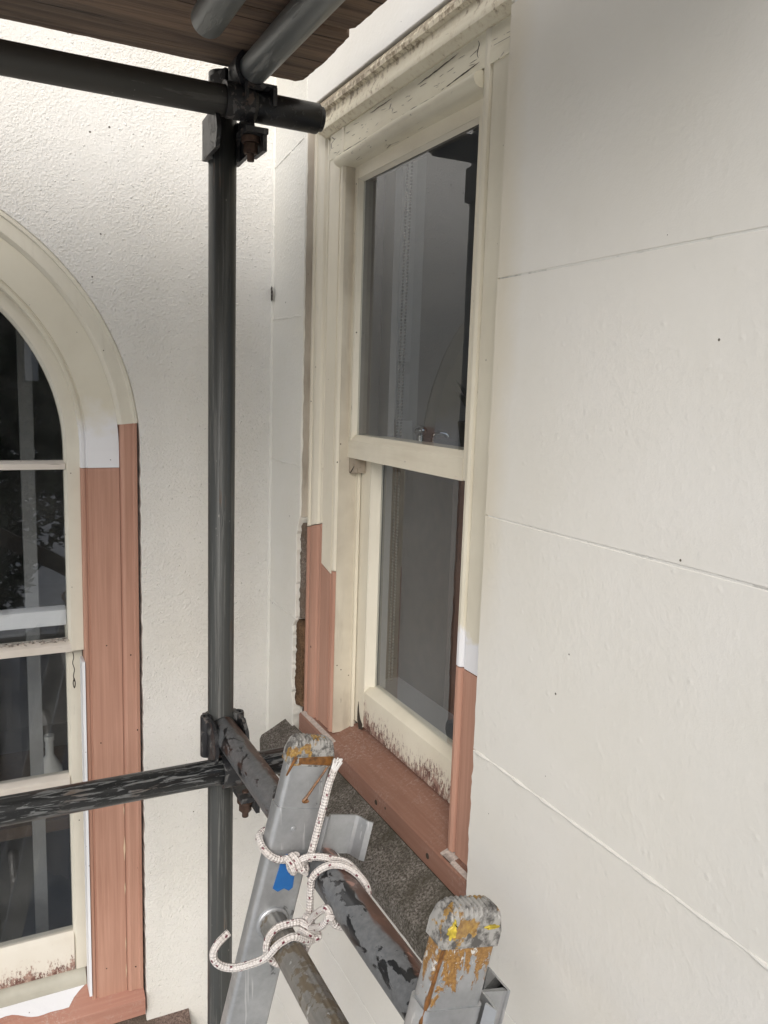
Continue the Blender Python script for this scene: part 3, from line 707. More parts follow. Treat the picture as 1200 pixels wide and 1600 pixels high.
def vertA(prof, zb, zt, mat, name, mirror=False, par=wa):
    mb = MB(); X = (lambda w: CX-R1+w) if mirror else (lambda w: CX+R1-w)
    a = [W(X(w), d, zb(w) if callable(zb) else zb) for w, d in prof]; b = [W(X(w), d, zt(w) if callable(zt) else zt) for w, d in prof]
    mb.loft([a, b]); return obj(name, mb, mat, par, 28)
MZ, FZ, BZ = -.0, -.1795, -1.434
vertA(flatA, FZ, CZ-.0002, primer_fade('primed_arch_foot_paint', 1.50, 1.365), 'arch_casing')
# the new timber moulding starts above the springing, so the arch moulding is cut there
woodM = [(.002, .05), (.002, .006), (.004, .002), (.010, .001), (.013, .004), (.022, .0045), (.030, .003), (.036, .006), (.0385, .013), (.0385, .05)]
vertA(woodM, BZ+.004, -.0835, MAT['wood'], 'moulding')
vertA(flatA, BZ, FZ-.0012, MAT['wood'], 'casing_board')
vertA(mouldA, BZ, CZ, MAT['creamA'], 'moulding', True); vertA(flatA, BZ, CZ, MAT['creamA'], 'casing_board', True)
wst = MB(); wst.box((CX+R1-.1245, .006, -1.416), (CX+R1-.1185, .05, -.605)); obj('staff_bead', wst, MAT['white'], wa)
# upper sash: arched stile, muntin, meeting rail
sashP = [(.118, .030), (.143, .030), (.149, .040), (.149, .062), (.118, .062)]
us = arc_loft(sashP, R1, rad(180), rad(0), 72, MAT['creamA'], 'upper_sash', wa)
def vsub(prof, zb, zt, mat, name, mirror=False, par=us): return vertA(prof, zb, zt, mat, name, mirror, par)
vsub(sashP, -.584, CZ, MAT['creamA'], 'stile'); vsub(sashP, -.584, CZ, MAT['creamA'], 'stile', True)
XI = CX+R1-.147; XJ = CX-R1+.147
def railA(z0, z1, name, par, mat, y0=.031, y1=.062, lip=.008, x0=XJ, x1=XI):
    mb = MB(); mb.loft([[W(x, y0, z0), W(x, y0, z1-lip), W(x, y0+.010, z1), W(x, y1, z1), W(x, y1, z0)] for x in (x0, x1)]); return obj(name, mb, mat, par)
MUN = timber_paint('peeling_bar_paint', (.70, .65, .58), (.40, .33, .28), grain=(5, 60, 60), amt=.8)
railA(-.184, -.166, 'glazing_bar', us, MUN, lip=.006)
railA(-.586, -.5615, 'meeting_rail', us, MUN, x1=XI+.006)
gp = MB(); pts = [(XI+.003, -.57)]+[(CX+(R1-.145)*math.cos(rad(180*i/48)), CZ+(R1-.145)*math.sin(rad(180*i/48))) for i in range(49)]+[(XJ-.003, -.57)]
gp.plate(pts, lambda u, v, d: W(u, .044+d, v), .003, .0001); obj('glass_pane', gp, MAT['glass'], us)
# paint scrapings lying on the meeting rail
dbm = MB(); random.seed(3)
for k in range(260):
    x = XJ+.3+random.random()*(XI-XJ-.3); y = .034+.009*random.random(); z = -.5615-.006*(1-(y-.031)/.011)+.0012
    s = .0015+.0035*random.random(); a = random.random()*6.3
    p = [W(x+s*math.cos(a+q), min(.0435, y+s*.7*math.sin(a+q)), z+random.random()*.005) for q in (0, 1.7, 3.3, 4.9)]
    dbm.add(p, [(0, 1, 2, 3)])
obj('paint_scrapings', dbm, plain('mixed_paint_flakes', (.48, .42, .37), .9, 0, .75, 260), us, kind='stuff')
# lower sash
sashL = [(.118, .068), (.144, .068), (.150, .078), (.150, .10), (.118, .10)]
RA = flaking_rail('blistered_pale_paint', .129, .205, (.70, .655, .57))
lsA = vertA(sashL, -1.381, -.50, MAT['creamA'], 'lower_sash')
vertA(sashL, -1.381, -.50, MAT['creamA'], 'stile', True, lsA)
XI2, XJ2 = CX+R1-.149, CX-R1+.149
railA(-1.381, -1.286, 'bottom_rail', lsA, RA, .0685, .10, .012, XJ2, XI2)
railA(-.919, -.892, 'glazing_bar', lsA, MUN, .0695, .10, .007, XJ2, XI2)
railA(-.535, -.497, 'meeting_rail', lsA, MAT['white'], .070, .10, .004, XJ2, XI2)
obj('glass_pane', MB().box((XJ2-.003, .084, -1.29), (XI2+.003, .087, -.50)), MAT['glass'], lsA)
crk = MB()
pz = [(0, -.60), (.0015, -.612), (-.001, -.625), (.0025, -.64), (0, -.655), (.002, -.668)]
crk.sweep([W(CX+R1-.137+a, .0678, z) for a, z in pz], .0009, 6, 3)
crk.sweep([W(CX+R1-.137+a, .0678, z) for a, z in ((.001, -.660), (.0035, -.672), (.0015, -.684), (-.001, -.672), (.001, -.662))], .0011, 6, 3)
obj('paint_crack', crk, MAT['crack'], lsA)
# sill
sA = MB(); sA.loft([[W(x, .11, -1.50), W(x, .11, -1.356), W(x, .045, -1.395), W(x, -.018, -1.468), W(x, -.018, -1.505), W(x, .02, -1.512)] for x in (CX-R1+.003, CX, CX+R1-.002)])
sA = MB(); sA.loft([[W(x, .11, -1.51), W(x, .11, -1.390), W(x, .05, -1.415), W(x, -.012, -1.441), W(x, -.016, -1.445), W(x, -.016, -1.486), W(x, .02, -1.503)] for x in (CX-R1+.003, CX, CX+R1-.002)])
sillA = obj('timber_sill', sA, MAT['woodHX'], wa, 25)
ss = MB(); ss.loft([[W(x, .0685, -1.381), W(x, .062, -1.383), W(x, .050, -1.400), W(x, .050, -1.4145), W(x, .11, -1.389), W(x, .11, -1.381)] for x in (CX-R1+.12, CX+R1-.126)])
obj('sub_sill', ss, timber_paint('grimy_green_grey_paint', (.52, .50, .42), (.20, .18, .14), grain=(4, 40, 40), amt=1.2), wa)
pt = MB(); top = []; lo = []
for i in range(31):
    x = CX+.02+(R1-.150)*i/30; e = .030+.014*mnoise.noise(Vector((x*16, 1, 5)))+.008*math.sin(x*22)
    if i > 27: e *= (30-i)/3.5
    top.append((x, .0495)); lo.append((x, .0495-e))
f = lambda x, y: W(x, y, -1.415-(.05-y)*.419+.0012)
for (a, b) in zip(range(30), range(1, 31)):
    pt.add([f(*top[a]), f(*lo[a]), f(*lo[b]), f(*top[b])], [(0, 1, 2, 3)])
bmx = pt
obj('paint_patch', pt, MAT['white'], sillA)
# timber fillers / splits on the new casing
sp = MB()
for z0, z1, wd in ((-.985, -.96, .0012), (-1.10, -1.035, .0022), (-1.185, -1.15, .0014), (-1.33, -1.29, .0011), (-1.40, -1.36, .0012)):
    sp.plate([(CX+R1-.0405-wd*.2, z0), (CX+R1-.0405+wd, (z0+z1)/2), (CX+R1-.0405+wd*.3, z1), (CX+R1-.0405-wd, (z0+z1)/2+.004)], lambda u, v, d: W(u, .0114+d, v), .002, .0002)
obj('pale_split', sp, plain('pale_filler', (.68, .52, .36), .8, 0, .1), wa)
nl = MB()
for w_, z in ((.072, -.575), (.088, -.80), (.085, -1.36), (.022, -.60), (.02, -1.37)):
    nl.tube(W(CX+R1-w_, (.0112 if w_ > .04 else .0025), z), W(CX+R1-w_, .016, z), .0016, hollow=False, seg=10)
obj('nail_hole', nl, MAT['crack'], wa)

# ------------------------------------------------------------------ scaffold
RT = .02415
def stube(name, label, p0, p1, mat, r=RT, group='scaffold tubes'):
    mb = MB(); mb.tube(p0, p1, r, steps=2); return tag(obj(name, mb, mat, smooth=60), label, 'scaffold tube', group)
PX, PY = -.215, -.350
stube('scaffold_tube', 'upright grey scaffold pole standing in front of the wall corner', W(PX, PY, -EYE), W(PX, PY, .530), MAT['pole'])
UY, UZ = -.414, .4655
up = thing('scaffold_tube', 'upper level dark tube crossing below the planks, black capped right end', 'scaffold tube', W(-1.5, UY, UZ), 'scaffold tubes')
obj('shaft', MB().tube(W(-3.4, UY, UZ), W(-.178, UY, UZ), RT), MAT['ledger'], up, 60)
obj('black_sleeve', MB().tube(W(-.1779, UY, UZ), W(-.0655, UY, UZ), RT+.0006), MAT['blackend'], up, 60)
LZ = -.7045
stube('scaffold_tube', 'lower level scraped black tube crossing in front of the arched window', W(-3.4, UY, LZ), W(-.075, UY, LZ), MAT['black'])
stube('scaffold_tube', 'grey tube slanting overhead under the planks from the upper coupler', W(-.188, -.402, .5145), W(-.188, -2.3, .5145), MAT['galv'])
stube('scaffold_tube', 'pale grey tube with blunt end at top edge under planks', W(-.30, -.575, .5145), W(-.30, -2.3, .5145), MAT['galv'])
stube('scaffold_tube', 'flaking black and grey tube that the ladder top leans against', W(-.2164, -.376, -.640), W(-.2164, -2.3, -.640), MAT['putlog'], .0248)
# planks
for k in range(5):
    y1 = -.356-.236*k; y0 = y1-.229
    xe = (-.074, -.082, -.075, -.09, -.08, -.085)[k]; b = MB(); rings = []
    c = .016
    ends = [(xe-.012, y1), (xe, y1-c), (xe+.002, (y0+y1)/2), (xe-.003, y0+c), (xe-.014, y0)]
    pts = ragged((-3.2, y0), (-3.2, y1), .05, .003, k)+ragged((-3.2, y1), ends[0], .014, .0022, k+2.)
    for e, e2 in zip(ends, ends[1:]): pts += ragged(e, e2, .008, .0025, k+5.)
    pts += ragged(ends[-1], (-3.2, y0), .014, .0022, k+7.)
    pts = list(reversed(pts))
    b.plate(pts, lambda u, v, d, k=k: W(u, v, .5392+d), .038, .003)
    names = ('scaffold plank nearest the left wall, its weathered underside overhead', 'second scaffold plank from the left wall, seen from below', 'third scaffold plank out from the left wall, overhead', 'fourth scaffold plank out from the left wall, overhead', 'outermost scaffold plank of the deck overhead')
    tag(obj('scaffold_plank', b, MAT['board']), names[k], 'plank', 'scaffold planks overhead')

# couplers
def hexbolt(mb, p, d, r, l, seg=6):
    p, d = Vector(p), Vector(d).normalized(); mb.tube(p, p+d*l, r, hollow=False, seg=seg)
def band(c, axis, r, w, a0, a1, th, seg=18):
    # curved saddle round a tube: c centre, axis unit vector, angles in the plane of (e1, e2)
    axis = Vector(axis).normalized(); e1 = axis.orthogonal().normalized(); e2 = axis.cross(e1); mb = MB(); rings = []
    for i in range(seg+1):
        a = a0+(a1-a0)*i/seg; d = e1*math.cos(a)+e2*math.sin(a)
        rings.append([c+d*r-axis*w/2, c+d*(r+th)-axis*w/2, c+d*(r+th)+axis*w/2, c+d*r+axis*w/2])
    mb.loft(rings); return mb
def coupler(label, pole_z, tz, ty, h=.062, up_flap=True, extra=0):
    t = thing('scaffold_coupler', label, 'scaffold coupler', W(PX, PY, pole_z-h/2), 'scaffold couplers')
    r = RT+.0008; c = W(PX, PY, pole_z)
    # body casting wrapped round the pole
    n = 20; rings = []
    for i in range(n+1):
        a = rad(-35+250*i/n); d = Vector((math.cos(a), math.sin(a), 0))
        rings.append([c+d*r+Vector((0,0,-h/2)), c+d*(r+.0065)+Vector((0,0,-h/2+.003)), c+d*(r+.0065)+Vector((0,0,h/2-.003)), c+d*r+Vector((0,0,h/2))])
    bm_ = MB(); bm_.loft(rings); obj('body', bm_, MAT['coupler'], t)
    # side cheeks reaching forward to the level tube
    for s in (-1, 1):
        ck_ = MB()
        x0 = PX+s*(r+.0005); x1 = PX+s*(r+.0075)
        pr = [(PY+.012, -h/2), (PY+.012, h/2), (ty+.010, h/2+.004), (ty-.012, h/2-.012), (ty-.020, -.002), (ty-.010, -h/2+.004)]
        rg = [[W(x, y, pole_z+z) for y, z in pr] for x in (min(x0, x1), max(x0, x1))]
        ck_.loft(rg); obj('cheek', ck_, MAT['coupler'], t)
    # saddle round the level tube
    sd_ = band(W(PX+.006, ty, tz), (1, 0, 0), RT+.0012, .046, rad(-10), rad(208), .006); obj('saddle', sd_, MAT['coupler'], t)
    lug = MB()
    lug.box((PX+.010, ty-.040, tz-.052), (PX+.048, ty+.016, tz-.043)); lug.box((PX+.040, ty-.036, tz-.078), (PX+.047, ty+.02, tz-.0432))
    obj('lug', lug, MAT['coupler'], t)
    bo = MB(); p = W(PX+.026, ty-.014, tz-.040)
    bo.tube(p, p+Vector((0, 0, -.052)), .0062, hollow=False, seg=14)
    b = obj('bolt', bo, MAT['bolt'], t)
    nu = MB(); nu.tube(p+Vector((0, 0, -.013)), p+Vector((0, 0, -.023)), .0155, hollow=False, seg=18); nu.tube(p+Vector((0, 0, -.024)), p+Vector((0, 0, -.040)), .0118, hollow=False, seg=6)
    obj('nut', nu, MAT['bolt'], b, 20)
    return t
cu = coupler('upper black coupler clamping the top tube and pole together', .418, UZ, UY, .066)
# plate gripping the pole above the tube and the cup for the slanting tube
uf = MB(); uf.loft([[W(PX-.030, PY-.030, .468), W(PX-.012, PY-.058, .462), W(PX-.012, PY-.058, .520), W(PX-.030, PY-.030, .512)], [W(PX-.024, PY-.026, .468), W(PX-.006, PY-.054, .462), W(PX-.006, PY-.054, .520), W(PX-.024, PY-.026, .512)]])
obj('top_flap', uf, MAT['coupler'], cu)
sd_ = band(W(-.188, -.418, .5145), (0, 1, 0), RT+.001, .05, rad(95), rad(275), .007); obj('top_saddle', sd_, MAT['coupler'], cu)
tb = MB(); tb.box((-.205, -.445, .4905), (-.150, -.395, .4945)); tb.box((-.205, -.447, .455), (-.198, -.392, .4904)); tb.box((-.157, -.447, .462), (-.150, -.392, .4904)); obj('top_cheek', tb, MAT['coupler'], cu)
cl = coupler('lower black coupler on the pole at ladder top height', -.655, LZ, UY, .075)
for s in (-1, 1):
    lu = MB(); c = W(PX+s*.031, PY-.012, -.6175)
    lu.loft([[c+Vector((.011*math.cos(a)*rr_, .013*math.sin(a)*rr_, z)) for a in [2*math.pi*k/16 for k in range(16)]] for rr_, z in ((1, -.075), (1, 0), (.94, .003), (.55, .003), (.5, -.01))])
    obj('hinge_lug', lu, MAT['coupler'], cl)

# ------------------------------------------------------------------ ladder
uax = Vector((.2287, 0, .9735)).normalized(); vax = Vector((uax.z, 0, -uax.x)); TOPC = Vector((-.228, 0, -.466+EYE))
SW, STH = .061, .026
def LP(s, v, y): return TOPC + uax*s + vax*v + Vector((0, y, 0))    # s along the stile (0 = top), v across it
lad = thing('ladder', 'aluminium ladder tied with rope, top leaning on the flaking tube', 'ladder', TOPC+uax*-4.2+Vector((0, -1.05, 0)))
def rbox(mb, s0, s1, v0, v1, y0, y1, r=.005, seg=4):
    rings = []
    for s in (s0, s1):
        ring = []
        for (cv, cy, a0) in ((v1-r, y1-r, 0), (v0+r, y1-r, 90), (v0+r, y0+r, 180), (v1-r, y0+r, 270)):
            for k in range(seg+1):
                a = rad(a0+90*k/seg); ring.append(LP(s, cv+r*math.cos(a), cy+r*math.sin(a)))
        rings.append(ring)
    mb.loft(rings); return mb
def cap(y0, y1, par):
    # ribbed plug with a rounded crown: profile across the stile, extruded along Y
    prof = [(-SW/2-.001, -.030), (-SW/2-.001, -.009)]
    n = 11
    for i in range(n):
        t0 = i/n; 
        for q, hgt in ((0, 0), (.35, .0032), (.62, .0032), (.97, 0)):
            t = (i+q)/n; v = -SW/2+.001+(SW-.002)*t; crown = .0075*(1-abs(2*t-1)**7)-.0035
            prof.append((v, crown+hgt))
    prof += [(SW/2+.001, -.009), (SW/2+.001, -.030)]
    rings = []
    for y, sh in ((y0-.001, .006), (y0+.003, .001), (y0+.007, 0), (y1-.007, 0), (y1-.003, .001), (y1+.001, .006)):
        rings.append([LP(s-(sh if s > -.02 else 0), v, y) for v, s in prof])
    mb = MB(); mb.loft(rings); return obj('end_cap', mb, MAT['cap'], par, 30)
YL0, YL1 = -.86, -.834          # far stile
YR0, YR1 = -1.25, -1.224        # near stile
stiles = []
for (y0, y1, mt) in ((YL0, YL1, MAT['alu']), (YR0, YR1, MAT['aluS'])):
    s_ = obj('stile', rbox(MB(), -4.15, -.012, -SW/2, SW/2, y0, y1, .006), mt, lad, 25); stiles.append(s_)
    cap(y0, y1, s_)
    sv = rbox(MB(), -.145, -.088, -SW/2-.0022, SW/2+.0022, y0-.0022, y1+.0022, .007)
    k_ = obj('strap', sv, MAT['alu'], s_, 25)
    rv = MB()
    for vv in (-.004, ):
        p = LP(-.116, vv, y0-.002); rv.tube(p, p+Vector((0, -.0022, 0)), .0042, hollow=False, seg=14); rv.tube(p+Vector((0, -.0022, 0)), p+Vector((0, -.003, 0)), .0018, hollow=False, seg=10)
    obj('rivet', rv, MAT['alu'], s_, 25)
def strip(path, s0, s1, th, par, name, mat):
    # bent sheet: path of (v, y) extruded along the stile
    mb = MB(); P = [Vector((a, b)) for a, b in path]; L = []; Rr = []
    for i, p in enumerate(P):
        d = (P[min(i+1, len(P)-1)]-P[max(i-1, 0)]).normalized(); nn = Vector((-d.y, d.x))*th/2; L.append(p+nn); Rr.append(p-nn)
    ring = L+list(reversed(Rr)); mb.loft([[LP(s, q.x, q.y) for q in ring] for s in (s0, s1)]); return obj(name, mb, mat, par, 25)
# guide hook on the far stile (bent sheet standing off towards the window)
strip([(.034, -.838), (.036, -.866), (.039, -.870), (.043, -.866), (.046, -.862), (.085, -.862), (.090, -.866), (.096, -.880), (.102, -.884)], -.150, -.095, .0028, stiles[0], 'guide_hook', MAT['alu'])
strip([(.034, -1.252), (.038, -1.262), (.040, -1.250), (.040, -1.236), (.066, -1.236), (.070, -1.240), (.070, -1.205), (.066, -1.200), (.046, -1.200)], -.150, -.085, .0028, stiles[1], 'guide_hook', MAT['alu'])
for k in range(13):
    s = -.2485-.28*k; p0 = LP(s, 0, YL0+.006); p1 = LP(s, 0, YR1-.006); mb = MB(); rings = []; seg = 60
    for t in (0, .5, 1):
        c = p0.lerp(p1, t)
        rings.append([c+(Vector((1, 0, 0))*math.cos(a)+Vector((0, 0, 1))*math.sin(a))*(.0182+.0006*math.sin(a*15)) for a in [2*math.pi*q/seg for q in range(seg)]])
    mb.loft(rings); rg = obj('rung', mb, MAT['rung'], lad, 60)
    col = MB(); c = LP(s, 0, YL0)
    col.loft([[c+Vector((math.cos(a)*r_, y, math.sin(a)*r_)) for a in [2*math.pi*q/32 for q in range(32)]] for r_, y in ((.0185, -.004), (.0215, -.0035), (.023, -.0012), (.023, .001))])
    obj('collar', col, MAT['alu'], rg, 60)
# tape, glue runs and paint dabs stuck to the stiles
tp = MB(); tp.plate([LPp for LPp in ((-.012, -.200), (-.004, -.2045), (.004, -.2000), (.012, -.2035), (.0165, -.199), (.0125, -.160), (.006, -.155), (-.004, -.152), (-.0095, -.160))], lambda u, v, d: LP(v, u, YL0-.0012+d), .0011, .0002)
obj('blue_tape', tp, MAT['tape'], stiles[0])
gl = MB()
gl.sweep([LP(-.024, .0275, YL0-.0005), LP(-.04, .020, YL0-.0008), (LP(-.058, .0115, YL0-.0008)), LP(-.072, .005, YL0-.0008), LP(-.078, .0015, YL0-.0008), LP(-.0785, .0055, YL0-.0008), LP(-.077, .0085, YL0-.0006)], .0021, 8, 5, lambda t: .6+.6*t)
gl.sweep([LP(-.018, -.024, YL0-.0004), LP(-.03, -.0275, YL0-.0004), LP(-.045, -.0300, YL0+.0025)], .0028, 8, 5, lambda t: 1.1-.7*t)
gl.plate([(-.018, -.027), (.028, -.027), (.0295, -.014), (.0, -.0165), (-.020, -.019)], lambda u, v, d: LP(v, u, YL0-.0024+d), .0012, .0004)
obj('amber_glue', gl, MAT['glue'], stiles[0])
def blob(cx, cy, rx, ry, seed, n=26, am=.45):
    return [(cx+rx*math.cos(t)*(1+am*mnoise.noise(Vector((2.2*math.cos(t), 2.2*math.sin(t), seed)))+.2*mnoise.noise(Vector((6*math.cos(t), 6*math.sin(t), seed)))), cy+ry*math.sin(t)*(1+am*mnoise.noise(Vector((2.2*math.cos(t)+9, 2.2*math.sin(t), seed))))) for t in [2*math.pi*k/n for k in range(n)]]
toR = lambda o: (lambda u, v, d: LP(v, u, YR0-o+d))
gq = MB(); gq.sweep([LP(-.03, -.0285, YR0-.0005), LP(-.07, -.0298, YR0+.001), LP(-.112, -.0312, YR0+.003)], .0024, 8, 8, lambda t: .8+.6*mnoise.noise(Vector((t*9, 0, 1)))); obj('amber_glue', gq, MAT['glue'], stiles[1])
yd = MB(); yd.plate(blob(-.0245, -.0125, .0045, .008, 21, am=.9), toR(.0028), .003, .0008); obj('yellow_paint', yd, MAT['yellow'], stiles[1])
yd = MB(); yd.plate(blob(.019, -.0105, .007, .0022, 22, am=.8), toR(.0026), .003, .0008); obj('yellow_paint', yd, MAT['yellow'], stiles[1])

# ------------------------------------------------------------------ surroundings behind the camera (seen in the glass)

rp = thing('tie_rope', 'white rope with maroon flecks lashing the ladder top to the black tube', 'rope', W(-.26, -.88, -.75))
RR = .0049
XT, ZT = -.2164, -.640
def TB(y, a, g=0.): r_ = .0248+RR+g; return W(XT+r_*math.cos(rad(a)), y, ZT+r_*math.sin(rad(a)))
def RG(y, a, g=0.): r_ = .0188+RR+g; return W(-.285+r_*math.cos(rad(a)), y, -.708+r_*math.sin(rad(a)))
def strand(name, pts, r=RR, mat='rope', taper=None):
    return obj(name, MB().sweep(pts, r, 14, 7, taper), MAT[mat], rp, 60)
# tail standing up beside the stile
strand('strand', [W(-.2065, -.874, -.4985), W(-.2090, -.874, -.505), W(-.2145, -.874, -.521), W(-.2215, -.874, -.551), W(-.2275, -.873, -.577), W(-.234, -.874, -.600), W(-.2415, -.876, -.620)])
fe = MB()
for k in range(14):
    a = 2*math.pi*k/14; c = Vector((.0046*math.cos(a), .0046*math.sin(a), 0)); q = W(-.2075, -.874, -.501)
    fe.sweep([q+c*.8, q+c+Vector((.0035, 0, .007)), q+c*1.1+Vector((.0065+.001*math.sin(k*7), 0, .0145+.002*math.sin(k*3)))], .0011, 5, 3)
obj('frayed_end', fe, plain('melted_rope_end', (.72, .70, .68), .6, 0, .15), rp, 60)['kind'] = 'stuff'
# turn round the far stile
strand('strand', [LP(-.128, .030, -.824), LP(-.131, .012, -.826), LP(-.134, -.018, -.826), LP(-.139, -.036, -.832), LP(-.1425, -.0395, -.848), LP(-.147, -.036, -.864), LP(-.154, -.022, -.868), LP(-.157, 0, -.8685), W(-.262, -.873, -.6215)])
# from the first knot over the tube and round behind it
strand('strand', [W(-.262, -.878, -.617), W(-.246, -.884, -.6095), W(-.2300, -.893, -.608), TB(-.900, 92), TB(-.908, 60), TB(-.920, 32), TB(-.932, 2), TB(-.942, -40), TB(-.95, -85), TB(-.956, -130), TB(-.960, -165), W(-.2500, -.945, -.668), W(-.2530, -.915, -.690)])
strand('strand', [W(-.2500, -.902, -.697), W(-.2475, -.898, -.682), TB(-.897, 185), TB(-.899, 160), TB(-.905, 128), TB(-.912, 98), TB(-.922, 68), TB(-.936, 36), TB(-.946, 5), TB(-.953, -40), TB(-.957, -90), TB(-.958, -140), TB(-.952, -178), W(-.2510, -.93, -.660), W(-.2520, -.907, -.688)])
# round the rung and off to the loose end
strand('strand', [W(-.2535, -.903, -.692), W(-.264, -.903, -.6855), RG(-.902, 92), RG(-.902, 120), RG(-.903, 150), RG(-.905, 180), RG(-.908, 215), RG(-.912, 255), RG(-.916, 300), RG(-.920, 340), W(-.2555, -.921, -.699)])
strand('strand', [W(-.2520, -.912, -.701), W(-.2560, -.922, -.703), RG(-.930, 78, .001), RG(-.930, 108, .001), RG(-.928, 135, .001), W(-.315, -.920, -.709), W(-.336, -.914, -.7165), W(-.352, -.908, -.7195), W(-.365, -.903, -.717), W(-.374, -.900, -.709), W(-.3755, -.898, -.699), W(-.3700, -.896, -.690), W(-.361, -.894, -.684), W(-.3545, -.892, -.6815)])
def knot(c, ax, rad_, turns, pitch_, ph=0., r=RR):
    ax = Vector(ax).normalized(); e1 = ax.orthogonal().normalized(); e2 = ax.cross(e1); n_ = int(turns*10); c = Vector(c); P = []
    for i in range(n_+1):
        t = i/n_; a = ph+turns*2*math.pi*t; P.append(c+ax*(pitch_*(t-.5))+(e1*math.cos(a)+e2*math.sin(a))*rad_*(1+.10*math.sin(3*a)))
    return strand('knot', P, r)
knot(W(-.2625, -.8755, -.6195), (1, .15, .12), .0092, 2.0, .017)
knot(W(-.250, -.881, -.6265), (.5, -.5, .4), .0065, .8, .004, 1.)
knot(W(-.2525, -.906, -.694), (.75, .2, .65), .0095, 2.1, .019, .7)
knot(W(-.2470, -.912, -.702), (.2, -.4, .9), .0065, .8, .004, 2.)

# ------------------------------------------------------------------ inside the right-hand room
ch = MB(); random.seed(5)
def beadline(y0, z0, y1, z1, n):
    mb = MB()
    for i in range(n):
        t = i/(n-1); c = W(.150, y0+(y1-y0)*t+.004*math.sin(t*3), z0+(z1-z0)*t); rr_ = .0027
        mb.loft([[c+Vector((rr_*math.cos(b)*math.cos(a), rr_*math.cos(b)*math.sin(a), rr_*math.sin(b))) for a in [2*math.pi*k/6 for k in range(6)]] for b in (-1.4, -.5, .5, 1.4)])
    return mb
bc = thing('blind_chain', 'beaded blind chain hanging inside the right-hand window', 'blind chain', W(.15, -.365, -.6))
o = obj('bead', beadline(-.368, .60, -.357, -.60, 190), MAT['beads'], bc, 80); o['kind'] = 'stuff'
o = obj('bead', beadline(-.350, .60, -.343, -.60, 190), MAT['beads'], bc, 80); o['kind'] = 'stuff'
vn = thing('vanity', 'pale vanity top with chrome taps behind the upper pane', 'vanity', W(.58, .20, -.95))
obj('worktop', MB().box((.42, -.12, -.175), (.80, .62, -.150)), MAT['porcelain'], vn)
obj('cabinet', MB().box((.44, -.10, -1.5), (.78, .60, -.176)), MAT['roomfloor'], vn)
def tap(x, y, k):
    t = thing('tap', 'chrome tap with a rounded handle, %s on the vanity' % k, 'tap', W(x, y, -.15), 'taps on the vanity')
    prof = [(.020, 0), (.020, .006), (.011, .010), (.009, .028), (.016, .034), (.021, .040), (.021, .047), (.014, .055), (.006, .058)]
    hb_ = MB(); hb_.loft([[W(x+r_*math.cos(a), y+r_*math.sin(a), -.1499+z) for a in [2*math.pi*q/20 for q in range(20)]] for r_, z in prof[:4]]); obj('stem', hb_, MAT['chrome'], t, 50)
    hb_ = MB(); hb_.loft([[W(x+r_*math.cos(a), y+r_*math.sin(a), -.1499+z) for a in [2*math.pi*q/20 for q in range(20)]] for r_, z in prof[3:]]); obj('handle', hb_, MAT['chrome'], t, 50)
tap(.55, .365, 'farthest from the glass'); tap(.55, .275, 'in the middle')
sp_ = MB(); sp_.sweep([W(.55, .20, -.149), W(.55, .20, -.128), W(.552, .198, -.116), W(.565, .194, -.110), W(.585, .190, -.113), W(.592, .189, -.121)], .008, 12, 5)
tag(obj('spout', sp_, MAT['chrome'], smooth=60), 'curved chrome spout between the taps and the plant on the vanity', 'spout')
bx_ = MB(); bx_.loft([[W(.42+.05*q, .17+y, -.1498+z) for y, z in ((0, 0), (.115, 0), (.105, .075), (.010, .075))] for q in (0, 1)])
tag(obj('tissue_box', bx_, MAT['porcelain']), 'white box on the vanity at the left of the pane', 'box')
hp = thing('houseplant', 'dark leafed houseplant behind the right edge of the window', 'plant', W(.55, -.02, -.15))
pot = MB(); pot.loft([[W(.55+r_*math.cos(a), -.02+r_*math.sin(a), -.1498+z) for a in [2*math.pi*q/20 for q in range(20)]] for r_, z in ((.035, 0), (.048, .08), (.045, .082), (.042, .07))]); obj('pot', pot, MAT['dark'], hp, 50)
random.seed(11)
for k in range(11):
    a = random.random()*6.28; l = .06+.05*random.random(); b0 = W(.55, -.02, -.075); tip = b0+Vector((math.cos(a)*l*.7, math.sin(a)*l*.7, .03+.09*random.random()))
    sd_ = Vector((-math.sin(a), math.cos(a), 0))*.022; md = b0.lerp(tip, .6)+Vector((0, 0, .02))
    lf = MB(); lf.v = [b0, md-sd_, md+sd_, tip, md+Vector((0, 0, .004))]; lf.f = [(0, 1, 4), (0, 4, 2), (1, 3, 4), (4, 3, 2)]; obj('leaf', lf, MAT['leafdark'], hp, 60)
isl = MB(); isl.box((.106, -.86, -.66), (.22, -.26, -.635)); obj('inner_sill', isl, MAT['roomwall'], wb)
for nm, y0, y1 in (('inner_jamb', -.318, -.168), ('inner_jamb', -.95, -.806)): obj(nm, MB().box((.1405, y0, -.63), (.155, y1, .56)), MAT['roomwall'], wb)
